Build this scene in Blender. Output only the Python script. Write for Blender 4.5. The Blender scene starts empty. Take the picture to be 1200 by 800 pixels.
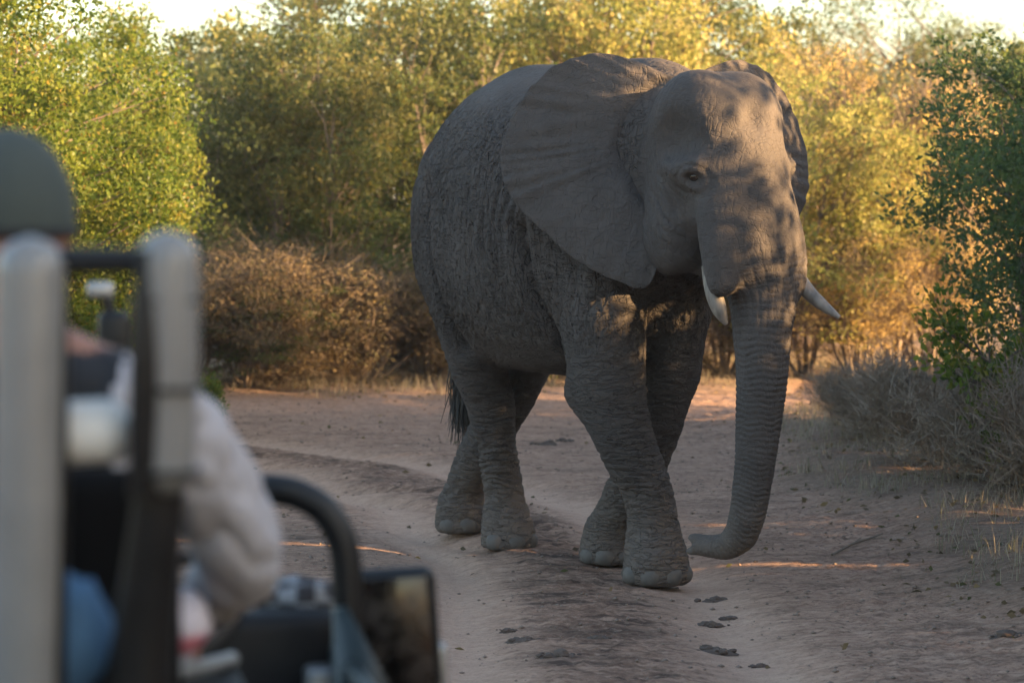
import bpy, bmesh, math, random
import numpy as np
from mathutils import Vector, Matrix

# ------------------------------------------------------------------ camera
SCN = bpy.context.scene
COL = SCN.collection
CAM_H = 2.0                    # eye height of someone on the raised rear bench
F_PX = 3060.0                  # focal length in pixels of a 1200 px wide frame
PITCH = math.atan(165.0 / F_PX)
FWD = np.array([0.0, math.cos(PITCH), -math.sin(PITCH)])
UPV = np.array([0.0, math.sin(PITCH), math.cos(PITCH)])
CAM_P = np.array([0.0, 0.0, CAM_H])

cam_d = bpy.data.cameras.new('camera')
cam = bpy.data.objects.new('camera', cam_d)
COL.objects.link(cam)
cam.location = (0, 0, CAM_H)
cam.rotation_euler = (math.pi / 2 - PITCH, 0, 0)
cam_d.sensor_width = 36.0
cam_d.lens = 36.0 * F_PX / 1200.0
cam_d.clip_start = 0.05
cam_d.clip_end = 3000
cam_d.dof.use_dof = True
cam_d.dof.focus_distance = 13.3
cam_d.dof.aperture_fstop = 3.1
SCN.camera = cam

# ------------------------------------------------------------------ light
SUN_EL = math.radians(11.5)
SUN_AZ = math.radians(-20.0)    # measured from +X towards +Y
SUN_DIR = Vector((math.cos(SUN_EL) * math.cos(SUN_AZ), math.cos(SUN_EL) * math.sin(SUN_AZ), math.sin(SUN_EL)))
sun_d = bpy.data.lights.new('sun', 'SUN')
sun_d.energy = 5.0
sun_d.angle = math.radians(0.5)
sun_d.color = (1.0, 0.63, 0.29)
sun = bpy.data.objects.new('sun', sun_d)
COL.objects.link(sun)
sun.location = (30, 10, 20)
sun.rotation_euler = (-SUN_DIR).to_track_quat('-Z', 'Y').to_euler()

world = bpy.data.worlds.new('World')
SCN.world = world
world.use_nodes = True
wn = world.node_tree
sky = wn.nodes.new('ShaderNodeTexSky')
sky.sky_type = 'NISHITA'
sky.sun_disc = False
sky.sun_elevation = SUN_EL
sky.sun_rotation = math.pi / 2 - SUN_AZ
sky.air_density = 1.0
sky.dust_density = 1.8
sky.ozone_density = 0.8
wn.nodes['Background'].inputs['Strength'].default_value = 0.094
wn.links.new(sky.outputs[0], wn.nodes['Background'].inputs['Color'])

vs = SCN.view_settings
vs.view_transform = 'Standard'
vs.look = 'None'
vs.gamma = 1.0
vs.use_curve_mapping = False
vs.exposure = 2.6
SCN.render.engine = 'CYCLES'
SCN.cycles.use_denoising = True
SCN.cycles.max_bounces = 6
SCN.cycles.transparent_max_bounces = 4
SCN.cycles.caustics_reflective = False
SCN.cycles.caustics_refractive = False

RNG = np.random.default_rng(7)

# ------------------------------------------------------------------ helpers
def px(x, y, Y):
    """the point at depth Y (metres in front of the camera) seen at photo pixel x, y"""
    d = FWD + ((x - 600.0) / F_PX) * np.array([1.0, 0, 0]) + ((400.0 - y) / F_PX) * UPV
    return CAM_P + d * (Y / d[1])

def ground_px(x, y, z=0.0):
    d = FWD + ((x - 600.0) / F_PX) * np.array([1.0, 0, 0]) + ((400.0 - y) / F_PX) * UPV
    return CAM_P + d * ((z - CAM_H) / d[2])

def unpx(p):
    d = np.asarray(p, float) - CAM_P
    zc = d @ FWD
    return 600 + F_PX * d[0] / zc, 400 - F_PX * (d @ UPV) / zc

def _hash(ix, iy, iz, seed):
    h = (ix.astype(np.int64) * 374761393 + iy.astype(np.int64) * 668265263 + iz.astype(np.int64) * 2147483647 + seed * 144269504) & 0xffffffff
    h = ((h ^ (h >> 13)) * 1274126177) & 0xffffffff
    h = (h ^ (h >> 16)) & 0xffffffff
    return h

def noise(p, seed=0):
    """gradient noise, about -1..1; p is (n,3)"""
    p = np.asarray(p, float)
    i = np.floor(p).astype(np.int64)
    f = p - i
    u = f * f * f * (f * (f * 6 - 15) + 10)
    r = 0
    for dx in (0, 1):
        for dy in (0, 1):
            for dz in (0, 1):
                h = _hash(i[:, 0] + dx, i[:, 1] + dy, i[:, 2] + dz, seed)
                gx = ((h & 1023) / 511.5 - 1); gy = (((h >> 10) & 1023) / 511.5 - 1); gz = (((h >> 20) & 1023) / 511.5 - 1)
                w = (u[:, 0] if dx else 1 - u[:, 0]) * (u[:, 1] if dy else 1 - u[:, 1]) * (u[:, 2] if dz else 1 - u[:, 2])
                r = r + w * (gx * (f[:, 0] - dx) + gy * (f[:, 1] - dy) + gz * (f[:, 2] - dz))
    return r * 1.3

def fbm(p, n=4, seed=0):
    r = 0; a = 1.0
    for k in range(n):
        r = r + a * noise(np.asarray(p) * 2 ** k, seed + k * 17); a *= 0.5
    return r

def sstep(a, b, x):
    t = np.clip((x - a) / (b - a), 0, 1)
    return t * t * (3 - 2 * t)

def mesh_np(name, V, faces=None, quads=None, tris=None, smooth=True):
    me = bpy.data.meshes.new(name)
    V = np.ascontiguousarray(V, dtype=np.float32)
    me.vertices.add(len(V)); me.vertices.foreach_set('co', V.ravel())
    loops = []; starts = []; n0 = 0
    for arr, k in ((quads, 4), (tris, 3)):
        if arr is not None and len(arr):
            arr = np.asarray(arr, dtype=np.int32)
            loops.append(arr.ravel()); starts.append(n0 + np.arange(len(arr)) * k); n0 += arr.size
    loops = np.concatenate(loops); starts = np.concatenate(starts).astype(np.int32)
    me.loops.add(len(loops)); me.loops.foreach_set('vertex_index', loops)
    me.polygons.add(len(starts)); me.polygons.foreach_set('loop_start', starts)
    me.update(calc_edges=True)
    if smooth: me.polygons.foreach_set('use_smooth', np.ones(len(starts), dtype=bool))
    me.validate()
    return me

def fattr(me, name, vals):
    a = me.attributes.new(name, 'FLOAT', 'POINT'); a.data.foreach_set('value', np.asarray(vals, dtype=np.float32))

def cattr(me, name, vals):
    vals = np.asarray(vals, dtype=np.float32)
    if vals.shape[1] == 3: vals = np.hstack([vals, np.ones((len(vals), 1), np.float32)])
    a = me.attributes.new(name, 'FLOAT_COLOR', 'POINT'); a.data.foreach_set('color', vals.ravel())

def link(name, me, parent=None, mat=None, kind=None, label=None, cat=None, group=None):
    o = bpy.data.objects.new(name, me); COL.objects.link(o)
    if mat is not None and me is not None:
        me.materials.clear(); me.materials.append(mat)
    if parent is not None: o.parent = parent
    if kind: o['kind'] = kind
    if label: o['label'] = label
    if cat: o['category'] = cat
    if group: o['group'] = group
    return o

def thing(name, loc, label, cat, group=None, rz=0.0):
    o = link(name, None, None, None, None, label, cat, group)
    o.location = tuple(float(c) for c in loc); o.rotation_euler = (0, 0, rz); o.empty_display_size = 0.2
    return o

class Mat:
    """a small wrapper round a node material"""
    def __init__(s, name):
        s.m = bpy.data.materials.new(name); s.m.use_nodes = True
        s.t = s.m.node_tree; s.N = s.t.nodes; s.b = s.N['Principled BSDF']
    def n(s, kind, **kw):
        nd = s.N.new('ShaderNode' + kind)
        for k, v in kw.items():
            if k.startswith('_'): setattr(nd, k[1:], v)
            else:
                key = int(k[1:]) if (k[0] == 'i' and k[1:].isdigit()) else k.replace('_', ' ')
                s.put(nd.inputs[key], v)
        return nd
    def put(s, inp, v):
        if isinstance(v, bpy.types.NodeSocket): s.t.links.new(v, inp)
        else: inp.default_value = v
    def set(s, **kw):
        for k, v in kw.items(): s.put(s.b.inputs[k.replace('_', ' ')], v)
        return s
    def math(s, op, a, b=0.0, c=0.0, clamp=False):
        nd = s.N.new('ShaderNodeMath'); nd.operation = op; nd.use_clamp = clamp
        s.put(nd.inputs[0], a); s.put(nd.inputs[1], b)
        if op in ('MULTIPLY_ADD', 'SMOOTH_MIN', 'SMOOTH_MAX'): s.put(nd.inputs[2], c)
        return nd.outputs[0]
    def mix(s, f, a, b):
        nd = s.N.new('ShaderNodeMix'); nd.data_type = 'RGBA'
        s.put(nd.inputs[0], f)
        for k, v in ((6, a), (7, b)):
            if not isinstance(v, bpy.types.NodeSocket) and len(v) == 3: v = (*v, 1.0)
            s.put(nd.inputs[k], v)
        return nd.outputs[2]
    def ramp(s, f, stops):
        nd = s.N.new('ShaderNodeValToRGB'); s.put(nd.inputs[0], f)
        el = nd.color_ramp.elements
        while len(el) < len(stops): el.new(0.5)
        for e, (p, c) in zip(el, stops):
            e.position = p; e.color = (*c, 1.0) if len(c) == 3 else c
        return nd.outputs[0]
    def bump(s, h, dist=0.01, strength=1.0, prev=None):
        nd = s.N.new('ShaderNodeBump'); s.put(nd.inputs['Height'], h)
        nd.inputs['Distance'].default_value = dist; nd.inputs['Strength'].default_value = strength
        if prev is not None: s.put(nd.inputs['Normal'], prev)
        return nd.outputs[0]
    def rng(s, v, a, b, c=0.0, d=1.0):
        nd = s.N.new('ShaderNodeMapRange'); s.put(nd.inputs[0], v)
        for k, q in zip((1, 2, 3, 4), (a, b, c, d)): nd.inputs[k].default_value = q
        return nd.outputs[0]

def simple_mat(name, col, rough=0.6, metallic=0.0, var=0.25, scale=18.0, bump=0.002, spec=0.5):
    M = Mat(name)
    tc = M.n('TexCoord')
    nz = M.n('TexNoise', Vector=tc.outputs['Object'], Scale=scale, Detail=4.0)
    a = tuple(c * (1 - var) for c in col); b = tuple(min(1, c * (1 + var)) for c in col)
    M.set(Base_Color=M.mix(nz.outputs[0], a, b), Roughness=rough, Metallic=metallic)
    M.set(Normal=M.bump(nz.outputs[0], bump, 0.6))
    M.b.inputs['Specular IOR Level'].default_value = spec
    return M.m

# ---- sweeps: tubes along smooth paths
def catmull(P, n):
    """P (k,m) control rows -> n rows along the spline"""
    P = np.asarray(P, float); k = len(P)
    u = np.linspace(0, k - 1, n); i = np.clip(np.floor(u).astype(int), 0, k - 2); f = (u - i)[:, None]
    a = np.where((i > 0)[:, None], P[np.maximum(i - 1, 0)], 2 * P[i] - P[i + 1]); b = P[i]; c = P[i + 1]
    d = np.where((i + 2 < k)[:, None], P[np.minimum(i + 2, k - 1)], 2 * P[i + 1] - P[i])
    return 0.5 * ((2 * b) + (c - a) * f + (2 * a - 5 * b + 4 * c - d) * f ** 2 + (3 * b - a - 3 * c + d) * f ** 3)

def tube_np(P, R, sides=8, cap=True):
    """vertices and quads of a tube through points P with radii R"""
    P = np.asarray(P, float); n = len(P); R = np.broadcast_to(np.asarray(R, float), (n,))
    T = np.gradient(P, axis=0); T /= np.linalg.norm(T, axis=1)[:, None] + 1e-12
    ref = np.array([0, 0, 1.0]) if abs(T[0, 2]) < 0.9 else np.array([1.0, 0, 0])
    U = np.zeros_like(P); u = ref - T[0] * (ref @ T[0]); u /= np.linalg.norm(u)
    for i in range(n):
        u = u - T[i] * (u @ T[i]); u /= np.linalg.norm(u) + 1e-12; U[i] = u
    W = np.cross(T, U)
    a = np.arange(sides) * 2 * np.pi / sides
    V = P[:, None] + R[:, None, None] * (np.cos(a)[None, :, None] * U[:, None] + np.sin(a)[None, :, None] * W[:, None])
    V = V.reshape(-1, 3)
    i = np.arange(n - 1)[:, None] * sides; j = np.arange(sides)[None]; j2 = (j + 1) % sides
    Q = np.stack([i + j, i + j2, i + sides + j2, i + sides + j], -1).reshape(-1, 4)
    Tr = np.zeros((0, 3), int)
    if cap:
        c0 = len(V); V = np.vstack([V, P[0], P[-1]])
        jj = np.arange(sides); j2 = (jj + 1) % sides; e = (n - 1) * sides
        Tr = np.vstack([np.stack([j2, jj, np.full(sides, c0)], 1), np.stack([e + jj, e + j2, np.full(sides, c0 + 1)], 1)])
    return V, Q, Tr

class MB:
    """collects pieces of ONE part"""
    def __init__(s): s.V = []; s.Q = []; s.T = []; s.k = 0
    def add(s, V, Q=None, T=None):
        V = np.asarray(V, float)
        if Q is not None and len(Q): s.Q.append(np.asarray(Q) + s.k)
        if T is not None and len(T): s.T.append(np.asarray(T) + s.k)
        s.V.append(V); s.k += len(V); return s
    def tube(s, P, R, sides=12, n=None, cap=True):
        P = np.asarray(P, float)
        if n:
            R = np.broadcast_to(np.asarray(R, float), (len(P),))
            C = catmull(np.hstack([P, R[:, None]]), n); P, R = C[:, :3], C[:, 3]
        return s.add(*tube_np(P, R, sides, cap))
    def box(s, lo, hi, bev=0.0, M=None):
        bm = bmesh.new(); bmesh.ops.create_cube(bm, size=1.0)
        lo = np.asarray(lo, float); hi = np.asarray(hi, float)
        for v in bm.verts: v.co = Vector(((lo + hi) / 2 + np.array(v.co) * (hi - lo)))
        if bev: bmesh.ops.bevel(bm, geom=list(bm.edges), offset=bev, segments=3, affect='EDGES', profile=0.5)
        if M is not None: bm.transform(M)
        bmesh.ops.triangulate(bm, faces=[f for f in bm.faces if len(f.verts) > 4])
        bm.verts.index_update()
        V = np.array([v.co for v in bm.verts])
        Q = [[v.index for v in f.verts] for f in bm.faces if len(f.verts) == 4]
        T = [[v.index for v in f.verts] for f in bm.faces if len(f.verts) == 3]
        bm.free(); return s.add(V, np.array(Q) if Q else None, np.array(T) if T else None)
    def mesh(s, name, smooth=True):
        return mesh_np(name, np.vstack(s.V), quads=np.vstack(s.Q) if s.Q else None, tris=np.vstack(s.T) if s.T else None, smooth=smooth)
    def build(s, name, mat, parent=None, smooth=True, **kw):
        o = link(name, s.mesh(name, smooth), parent, mat, **kw)
        if smooth: autosmooth(o.data)
        return o

def autosmooth(me, ang=40):
    me.set_sharp_from_angle(angle=math.radians(ang))

# ------------------------------------------------------------------ implicit surfaces (for bodies: one continuous skin)
class Field:
    def __init__(s, lo, hi, h):
        s.lo = np.asarray(lo, float); s.h = h
        s.n = np.ceil((np.asarray(hi) - s.lo) / h).astype(int) + 1
        s.D = np.full(s.n, 1.0, np.float32)
    def block(s, lo, hi):
        i0 = np.clip(np.floor((np.asarray(lo) - s.lo) / s.h).astype(int), 0, s.n - 1)
        i1 = np.clip(np.ceil((np.asarray(hi) - s.lo) / s.h).astype(int) + 1, 1, s.n)
        ax = [(s.lo[k] + s.h * np.arange(i0[k], i1[k])).astype(np.float32) for k in range(3)]
        sl = tuple(slice(a, b) for a, b in zip(i0, i1))
        return sl, np.meshgrid(*ax, indexing='ij')
    def blend(s, sl, d, k, sub=False):
        A = s.D[sl]
        if sub:
            h = np.maximum(k - np.abs(A + d), 0) / k
            s.D[sl] = np.maximum(A, -d) + h * h * k * 0.25
        else:
            h = np.maximum(k - np.abs(A - d), 0) / k
            s.D[sl] = np.minimum(A, d) - h * h * k * 0.25
    def ellipsoid(s, c, r, R=None, k=0.08, sub=False):
        c = np.asarray(c, float); r = np.asarray(r, float)
        m = r.max() + k + 0.03
        sl, (x, y, z) = s.block(c - m, c + m)
        q = [x - c[0], y - c[1], z - c[2]]
        if R is not None:
            q = [sum(np.float32(R[j][i]) * q[j] for j in range(3)) for i in range(3)]   # columns of R are the axes
        k0 = np.sqrt(sum((q[i] / r[i]) ** 2 for i in range(3))) + 1e-6
        k1 = np.sqrt(sum((q[i] / r[i] ** 2) ** 2 for i in range(3))) + 1e-6
        s.blend(sl, (k0 * (k0 - 1) / k1).astype(np.float32), k, sub)
    def sweep(s, P, a, b=None, side=None, k=0.08, n=16, sub=False):
        """tube along P; a = half width along `side`, b = half width across it"""
        P = np.asarray(P, float); a = np.asarray(a, float); b = a if b is None else np.asarray(b, float)
        C = catmull(np.hstack([P, a[:, None], b[:, None]]), n); P = C[:, :3]; a = C[:, 3]; b = C[:, 4]
        m = max(a.max(), b.max()) + k + 0.03
        sl, (x, y, z) = s.block(P.min(0) - m, P.max(0) + m)
        best = np.full(x.shape, 1e9, np.float32); out = np.full(x.shape, 1.0, np.float32)
        side = np.array([1.0, 0, 0]) if side is None else np.asarray(side, float)
        for i in range(n - 1):
            A = P[i]; B = P[i + 1]; e = B - A; L = e @ e
            if L < 1e-10: continue
            t = np.clip(((x - A[0]) * e[0] + (y - A[1]) * e[1] + (z - A[2]) * e[2]) / L, 0, 1).astype(np.float32)
            qx = x - A[0] - t * e[0]; qy = y - A[1] - t * e[1]; qz = z - A[2] - t * e[2]
            aa = a[i] + (a[i + 1] - a[i]) * t; bb = b[i] + (b[i + 1] - b[i]) * t
            u = side - e * (side @ e) / L; u /= np.linalg.norm(u)
            qu = qx * u[0] + qy * u[1] + qz * u[2]
            r2 = qx * qx + qy * qy + qz * qz
            qv2 = np.maximum(r2 - qu * qu, 0)
            k0 = np.sqrt((qu / aa) ** 2 + qv2 / bb ** 2) + 1e-6
            k1 = np.sqrt((qu / aa ** 2) ** 2 + qv2 / bb ** 4) + 1e-6
            d = k0 * (k0 - 1) / k1
            d = np.where(k0 < 0.05, -np.minimum(aa, bb), d)
            w = d < out
            out = np.where(w, d, out)
        s.blend(sl, out.astype(np.float32), k, sub)
    def plane_cut(s, z0, k=0.02):
        Z = (s.lo[2] + s.h * np.arange(s.n[2])).astype(np.float32)[None, None, :]
        d = z0 - Z; A = s.D; h = np.maximum(k - np.abs(A - d), 0) / k
        s.D = np.maximum(A, d) + h * h * k * 0.25
    def surface(s):
        D = s.D; D[0] = D[-1] = 1; D[:, 0] = D[:, -1] = 1; D[:, :, 0] = D[:, :, -1] = 1
        I = D < 0
        nx, ny, nz = D.shape
        cnt = np.zeros((nx - 1, ny - 1, nz - 1), np.int8)
        for a in (0, 1):
            for b in (0, 1):
                for c in (0, 1): cnt += I[a:nx - 1 + a, b:ny - 1 + b, c:nz - 1 + c]
        act = (cnt > 0) & (cnt < 8)
        idx = np.full(act.shape, -1, np.int32); ci = np.argwhere(act); idx[act] = np.arange(len(ci))
        acc = np.zeros((len(ci), 3)); num = np.zeros(len(ci))
        cor = {}
        for a in (0, 1):
            for b in (0, 1):
                for c in (0, 1): cor[a, b, c] = D[ci[:, 0] + a, ci[:, 1] + b, ci[:, 2] + c]
        for p in cor:
            for ax in range(3):
                if p[ax] == 0:
                    q = list(p); q[ax] = 1; q = tuple(q)
                    d0, d1 = cor[p], cor[q]; m = (d0 < 0) != (d1 < 0)
                    t = np.where(m, d0 / np.where(m, d0 - d1, 1), 0)
                    pt = np.tile(np.array(p, float), (len(ci), 1)); pt[:, ax] = t
                    acc[m] += pt[m]; num += m
        V = s.lo + s.h * (ci + acc / num[:, None])
        Q = []
        for ax in range(3):
            o = [k for k in range(3) if k != ax]
            sl0 = [slice(None)] * 3; sl1 = [slice(None)] * 3
            sl0[ax] = slice(0, -1); sl1[ax] = slice(1, None)
            I0, I1 = I[tuple(sl0)], I[tuple(sl1)]
            for flip in (False, True):
                e = np.argwhere((I0 & ~I1) if not flip else (~I0 & I1))
                e = e[(e[:, o[0]] > 0) & (e[:, o[1]] > 0) & (e[:, o[0]] < D.shape[o[0]] - 1) & (e[:, o[1]] < D.shape[o[1]] - 1)]
                c = []
                for du, dv in ((-1, -1), (0, -1), (0, 0), (-1, 0)):
                    f = e.copy(); f[:, o[0]] += du; f[:, o[1]] += dv; c.append(idx[f[:, 0], f[:, 1], f[:, 2]])
                q = np.stack(c, 1)
                if flip ^ (ax == 1): q = q[:, ::-1]
                Q.append(q)
        Q = np.vstack(Q); Q = Q[(Q >= 0).all(1)]
        return V, Q

def relax(V, Q, it=3, lam=0.5):
    n = len(V); e = np.vstack([Q[:, [0, 1]], Q[:, [1, 2]], Q[:, [2, 3]], Q[:, [3, 0]]])
    deg = np.bincount(e.ravel(), minlength=n)[:, None]
    for _ in range(it):
        S = np.stack([np.bincount(e[:, 0], V[e[:, 1], k], n) + np.bincount(e[:, 1], V[e[:, 0], k], n) for k in range(3)], 1)
        V = V + lam * (S / np.maximum(deg, 1) - V)
    return V

def normals(V, Q):
    N = np.cross(V[Q[:, 2]] - V[Q[:, 0]], V[Q[:, 3]] - V[Q[:, 1]])
    R = np.stack([sum(np.bincount(Q[:, j], N[:, k], len(V)) for j in range(4)) for k in range(3)], 1)
    return R / (np.linalg.norm(R, axis=1)[:, None] + 1e-12)

def subdivide(V, Q):
    """split every quad in four and relax"""
    n = len(V); m = len(Q)
    e = np.sort(np.stack([Q, np.roll(Q, -1, 1)], -1).reshape(-1, 2), 1)
    key = e[:, 0].astype(np.int64) * n + e[:, 1]
    u, inv = np.unique(key, return_inverse=True); inv = inv.reshape(m, 4) + n
    E = .5 * (V[u // n] + V[u % n]); F = V[Q].mean(1); k = n + len(u) + np.arange(m)
    Vn = np.vstack([V, E, F])
    Qn = np.concatenate([np.stack([Q[:, j], inv[:, j], k, inv[:, j - 1]], 1) for j in range(4)])
    return relax(Vn, Qn, 2, .5), Qn

def near_path(V, P, n=60):
    """arc length along the path and distance to it for every vertex"""
    P = catmull(P, n); L = np.concatenate([[0], np.cumsum(np.linalg.norm(np.diff(P, axis=0), axis=1))])
    bd = np.full(len(V), 1e9); bs = np.zeros(len(V)); bo = np.zeros((len(V), 3))
    for i in range(n - 1):
        e = P[i + 1] - P[i]; t = np.clip(((V - P[i]) @ e) / (e @ e + 1e-12), 0, 1)
        q = V - P[i] - t[:, None] * e; d = np.linalg.norm(q, axis=1); w = d < bd
        bd[w] = d[w]; bs[w] = (L[i] + t * (L[i + 1] - L[i]))[w]; bo[w] = q[w]
    return bs, bd, bo, L[-1]

# ------------------------------------------------------------------ the elephant
E_O = np.array([0.635, 13.95, 0.0])
E_A = math.radians(-60.0)                       # heading: towards the camera and to the right
E_F = np.array([math.cos(E_A), math.sin(E_A), 0]); E_L = np.array([-math.sin(E_A), math.cos(E_A), 0])
E_M = np.stack([E_F, E_L, np.array([0, 0, 1.0])], 0)
def w2e(p): return (np.asarray(p, float) - E_O) @ E_M.T
def e2w(p): return np.asarray(p, float) @ E_M + E_O
def ep(x, y, Y): return w2e(px(x, y, Y))        # photo pixel at depth Y -> elephant frame

# head frame
HC = np.array([0.81, -0.06, 2.27])
def hframe(yaw):
    c, s_ = math.cos(yaw), math.sin(yaw)
    return np.array([[c, -s_, 0], [s_, c, 0], [0, 0, 1.0]])   # columns: forward, left, up
HR = hframe(math.radians(1.0))
def hp(f, l, z): return HC + HR @ np.array([f, l, z - HC[2]])  # z is absolute height

def eleph_field(h):
    Fd = Field((-2.35, -1.0, -0.06), (1.75, 1.0, 2.9), h)
    # --- trunk of the body: sections along its length
    T = np.array([  # t, top, bottom, half width
        (-2.10, 2.00, 1.60, .08), (-2.02, 2.20, 1.42, .22), (-1.85, 2.40, 1.27, .36), (-1.55, 2.57, 1.13, .47), (-1.20, 2.69, 1.05, .575),
        (-0.80, 2.715, 1.03, .645), (-0.40, 2.685, 1.05, .645), (0.0, 2.67, 1.18, .555), (0.30, 2.685, 1.50, .42), (0.55, 2.60, 1.74, .30), (0.85, 2.44, 1.88, .20)])
    sl, (x, y, z) = Fd.block((-2.35, -1, 0.9), (1.1, 1, 2.9))
    tt = np.linspace(-2.10, 0.85, 120); C = catmull(T, 400)
    def f(k): return np.interp(x, C[:, 0], C[:, k]).astype(np.float32)
    top, bot, w = f(1), f(2), np.maximum(f(3), 0.02)
    zc = (top + bot) / 2; hh = np.maximum((top - bot) / 2, 0.05)
    u = np.abs(y / w); v = np.abs((z - zc) / hh); pw = 2.25
    r = (u ** pw + v ** pw + 1e-9) ** (1 / pw)
    g = np.sqrt((u ** (pw - 1) / w) ** 2 + (v ** (pw - 1) / hh) ** 2) * r ** (1 - pw) + 1e-4
    d = (r - 1) / g
    d = np.maximum(d, np.maximum(-2.10 - x, x - 0.85))
    Fd.blend(sl, np.clip(d, -1, 1).astype(np.float32), 0.02)
    # spine ridge, hip bones
    Fd.sweep([(-1.75, 0, 2.42), (-1.2, 0, 2.64), (-.6, 0, 2.64), (.1, 0, 2.65), (.5, 0, 2.54)], [.07, .08, .08, .09, .09], k=.16)
    # --- near (right) front leg
    fr = [ep(*q) for q in ((720, 235, 13.80), (708, 310, 13.74), (709, 370, 13.70), (713, 430, 13.68), (722, 480, 13.68), (736, 525, 13.70), (755, 565, 13.72), (764, 600, 13.73), (767, 632, 13.73))]
    Fd.sweep(fr, [.24, .24, .22, .20, .175, .158, .140, .132, .140], [.26, .27, .25, .22, .188, .176, .158, .150, .155], side=E_M @ np.array([1, 0, 0.]), k=.10, n=22)
    Fd.sweep([ep(766, 632, 13.73), ep(769, 655, 13.70), px_foot(769, 13.70, .03)], [.145, .175, .188], k=.05, n=8)
    Fd.ellipsoid(ep(694, 462, 13.78), (.13, .12, .15), k=.10)                  # elbow
    # --- far (left) front leg
    fl = [ep(*q) for q in ((800, 235, 14.0), (795, 310, 14.0), (790, 380, 14.02), (783, 430, 14.06), (768, 490, 14.14), (752, 540, 14.24), (735, 585, 14.36), (722, 615, 14.44), (716, 632, 14.46))]
    Fd.sweep(fl, [.24, .22, .19, .175, .16, .15, .145, .143, .15], [.32, .29, .235, .20, .175, .165, .155, .15, .155], side=E_M @ np.array([1, 0, 0.]), k=.10, n=22)
    Fd.sweep([ep(717, 625, 14.46), ep(716, 642, 14.46), px_foot(716, 14.46, .03)], [.15, .17, .180], k=.05, n=8)
    # --- near (right) hind leg
    hr = [ep(*q) for q in ((548, 250, 15.05), (540, 312, 15.00), (545, 370, 14.96), (558, 425, 14.95), (574, 470, 15.00), (582, 520, 15.06), (589, 565, 15.10), (593, 595, 15.10), (594, 612, 15.08))]
    Fd.sweep(hr, [.22, .215, .185, .162, .143, .120, .118, .128, .140], [.33, .35, .30, .232, .185, .155, .140, .142, .15], side=E_M @ np.array([1, 0, 0.]), k=.06, n=22)
    Fd.sweep([ep(594, 612, 15.08), ep(595, 625, 15.06), px_foot(596, 15.05, .03)], [.14, .158, .165], k=.05, n=8)
    # --- far (left) hind leg
    hl = [ep(*q) for q in ((640, 250, 15.35), (634, 320, 15.36), (622, 390, 15.38), (606, 440, 15.42), (583, 490, 15.55), (560, 535, 15.72), (545, 570, 15.86), (540, 590, 15.88), (539, 600, 15.86))]
    Fd.sweep(hl, [.24, .235, .20, .17, .14, .125, .122, .13, .14], [.36, .36, .30, .235, .18, .155, .145, .145, .15], side=E_M @ np.array([1, 0, 0.]), k=.09, n=22)
    Fd.sweep([ep(540, 592, 15.86), ep(540, 607, 15.84), px_foot(540, 15.84, .03)], [.14, .155, .162], k=.05, n=8)
    # --- chest and neck
    Fd.ellipsoid((.26, -.02, 1.80), (.30, .28, .30), k=.12)
    Fd.sweep([(.25, -.01, 2.12), (.5, -.03, 2.12), (.75, -.05, 2.14)], [.38, .30, .25], [.50, .43, .38], side=(0, 1, 0), k=.10, n=8)
    # --- head
    Fd.ellipsoid(hp(.05, 0, 2.29), (.36, .30, .345), HR, k=.08)               # cranium
    for s_ in (-1, 1):
        Fd.ellipsoid(hp(.08, .14 * s_, 2.42), (.25, .17, .225), HR, k=.09)      # the two domes
        Fd.ellipsoid(hp(.02, .20 * s_, 1.98), (.22, .115, .26), HR, k=.08)      # cheek
        Fd.ellipsoid(hp(.20, .285 * s_, 2.175), (.15, .060, .060), HR, k=.08)   # brow
        Fd.ellipsoid(hp(.21, .262 * s_, 2.09), (.080, .070, .065), HR, k=.05)   # eye bulge
        Fd.ellipsoid(hp(-.04, .20 * s_, 1.79), (.19, .11, .17), HR, k=.10)      # jaw muscle
        Fd.sweep([hp(.26, .14 * s_, 2.14), hp(.335, .175 * s_, 1.94), hp(.395, .205 * s_, 1.76), hp(.425, .212 * s_, 1.60)], [.10, .104, .098, .076], k=.07, n=10)   # tusk sheath
    Fd.sweep([hp(.18, 0, 2.34), hp(.275, 0, 2.10), hp(.37, 0, 1.86), hp(.41, 0, 1.70)], [.26, .245, .22, .18], [.20, .19, .16, .13], side=(0, 1, 0), k=.09, n=12)   # face
    Fd.sweep([hp(-.08, 0, 1.82), hp(.10, 0, 1.67), hp(.24, 0, 1.60)], [.19, .12, .06], [.15, .09, .06], side=(0, 1, 0), k=.08, n=8)    # lower jaw, lip
    for s_ in (-1, 1):
        Fd.ellipsoid(hp(.16, .345 * s_, 2.31), (.15, .085, .10), HR, k=.10, sub=True)   # hollow of the temple
        Fd.ellipsoid(hp(.19, .37 * s_, 1.97), (.085, .10, .10), HR, k=.09, sub=True)    # below the eye
        Fd.ellipsoid(hp(.19, .30 * s_, 1.75), (.065, .12, .15), HR, k=.06, sub=True)    # the mouth's corner, behind the sheath
    Fd.ellipsoid(hp(.440, 0, 2.44), (.08, .035, .10), HR, k=.09, sub=True)              # dent between the domes
    # --- trunk
    Fd.sweep(TRUNK, TRUNK_R, k=.07, n=44)
    Fd.ellipsoid(TRUNK[-1] + E_M @ np.array([-.026, 0, .036]), (.034, .028, .022), k=.02)     # upper finger
    Fd.ellipsoid(TRUNK[-1] + E_M @ np.array([-.036, 0, -.034]), (.036, .03, .022), k=.02)    # lower finger
    Fd.ellipsoid(TRUNK[-1] + E_M @ np.array([-.055, -.0, .003]), (.036, .05, .019), k=.012, sub=True)
    # --- tail
    Fd.sweep(TAIL, [.075, .06, .048, .038, .028, .018], k=.08, n=16)
    Fd.plane_cut(-0.015, 0.03)
    return Fd

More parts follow.
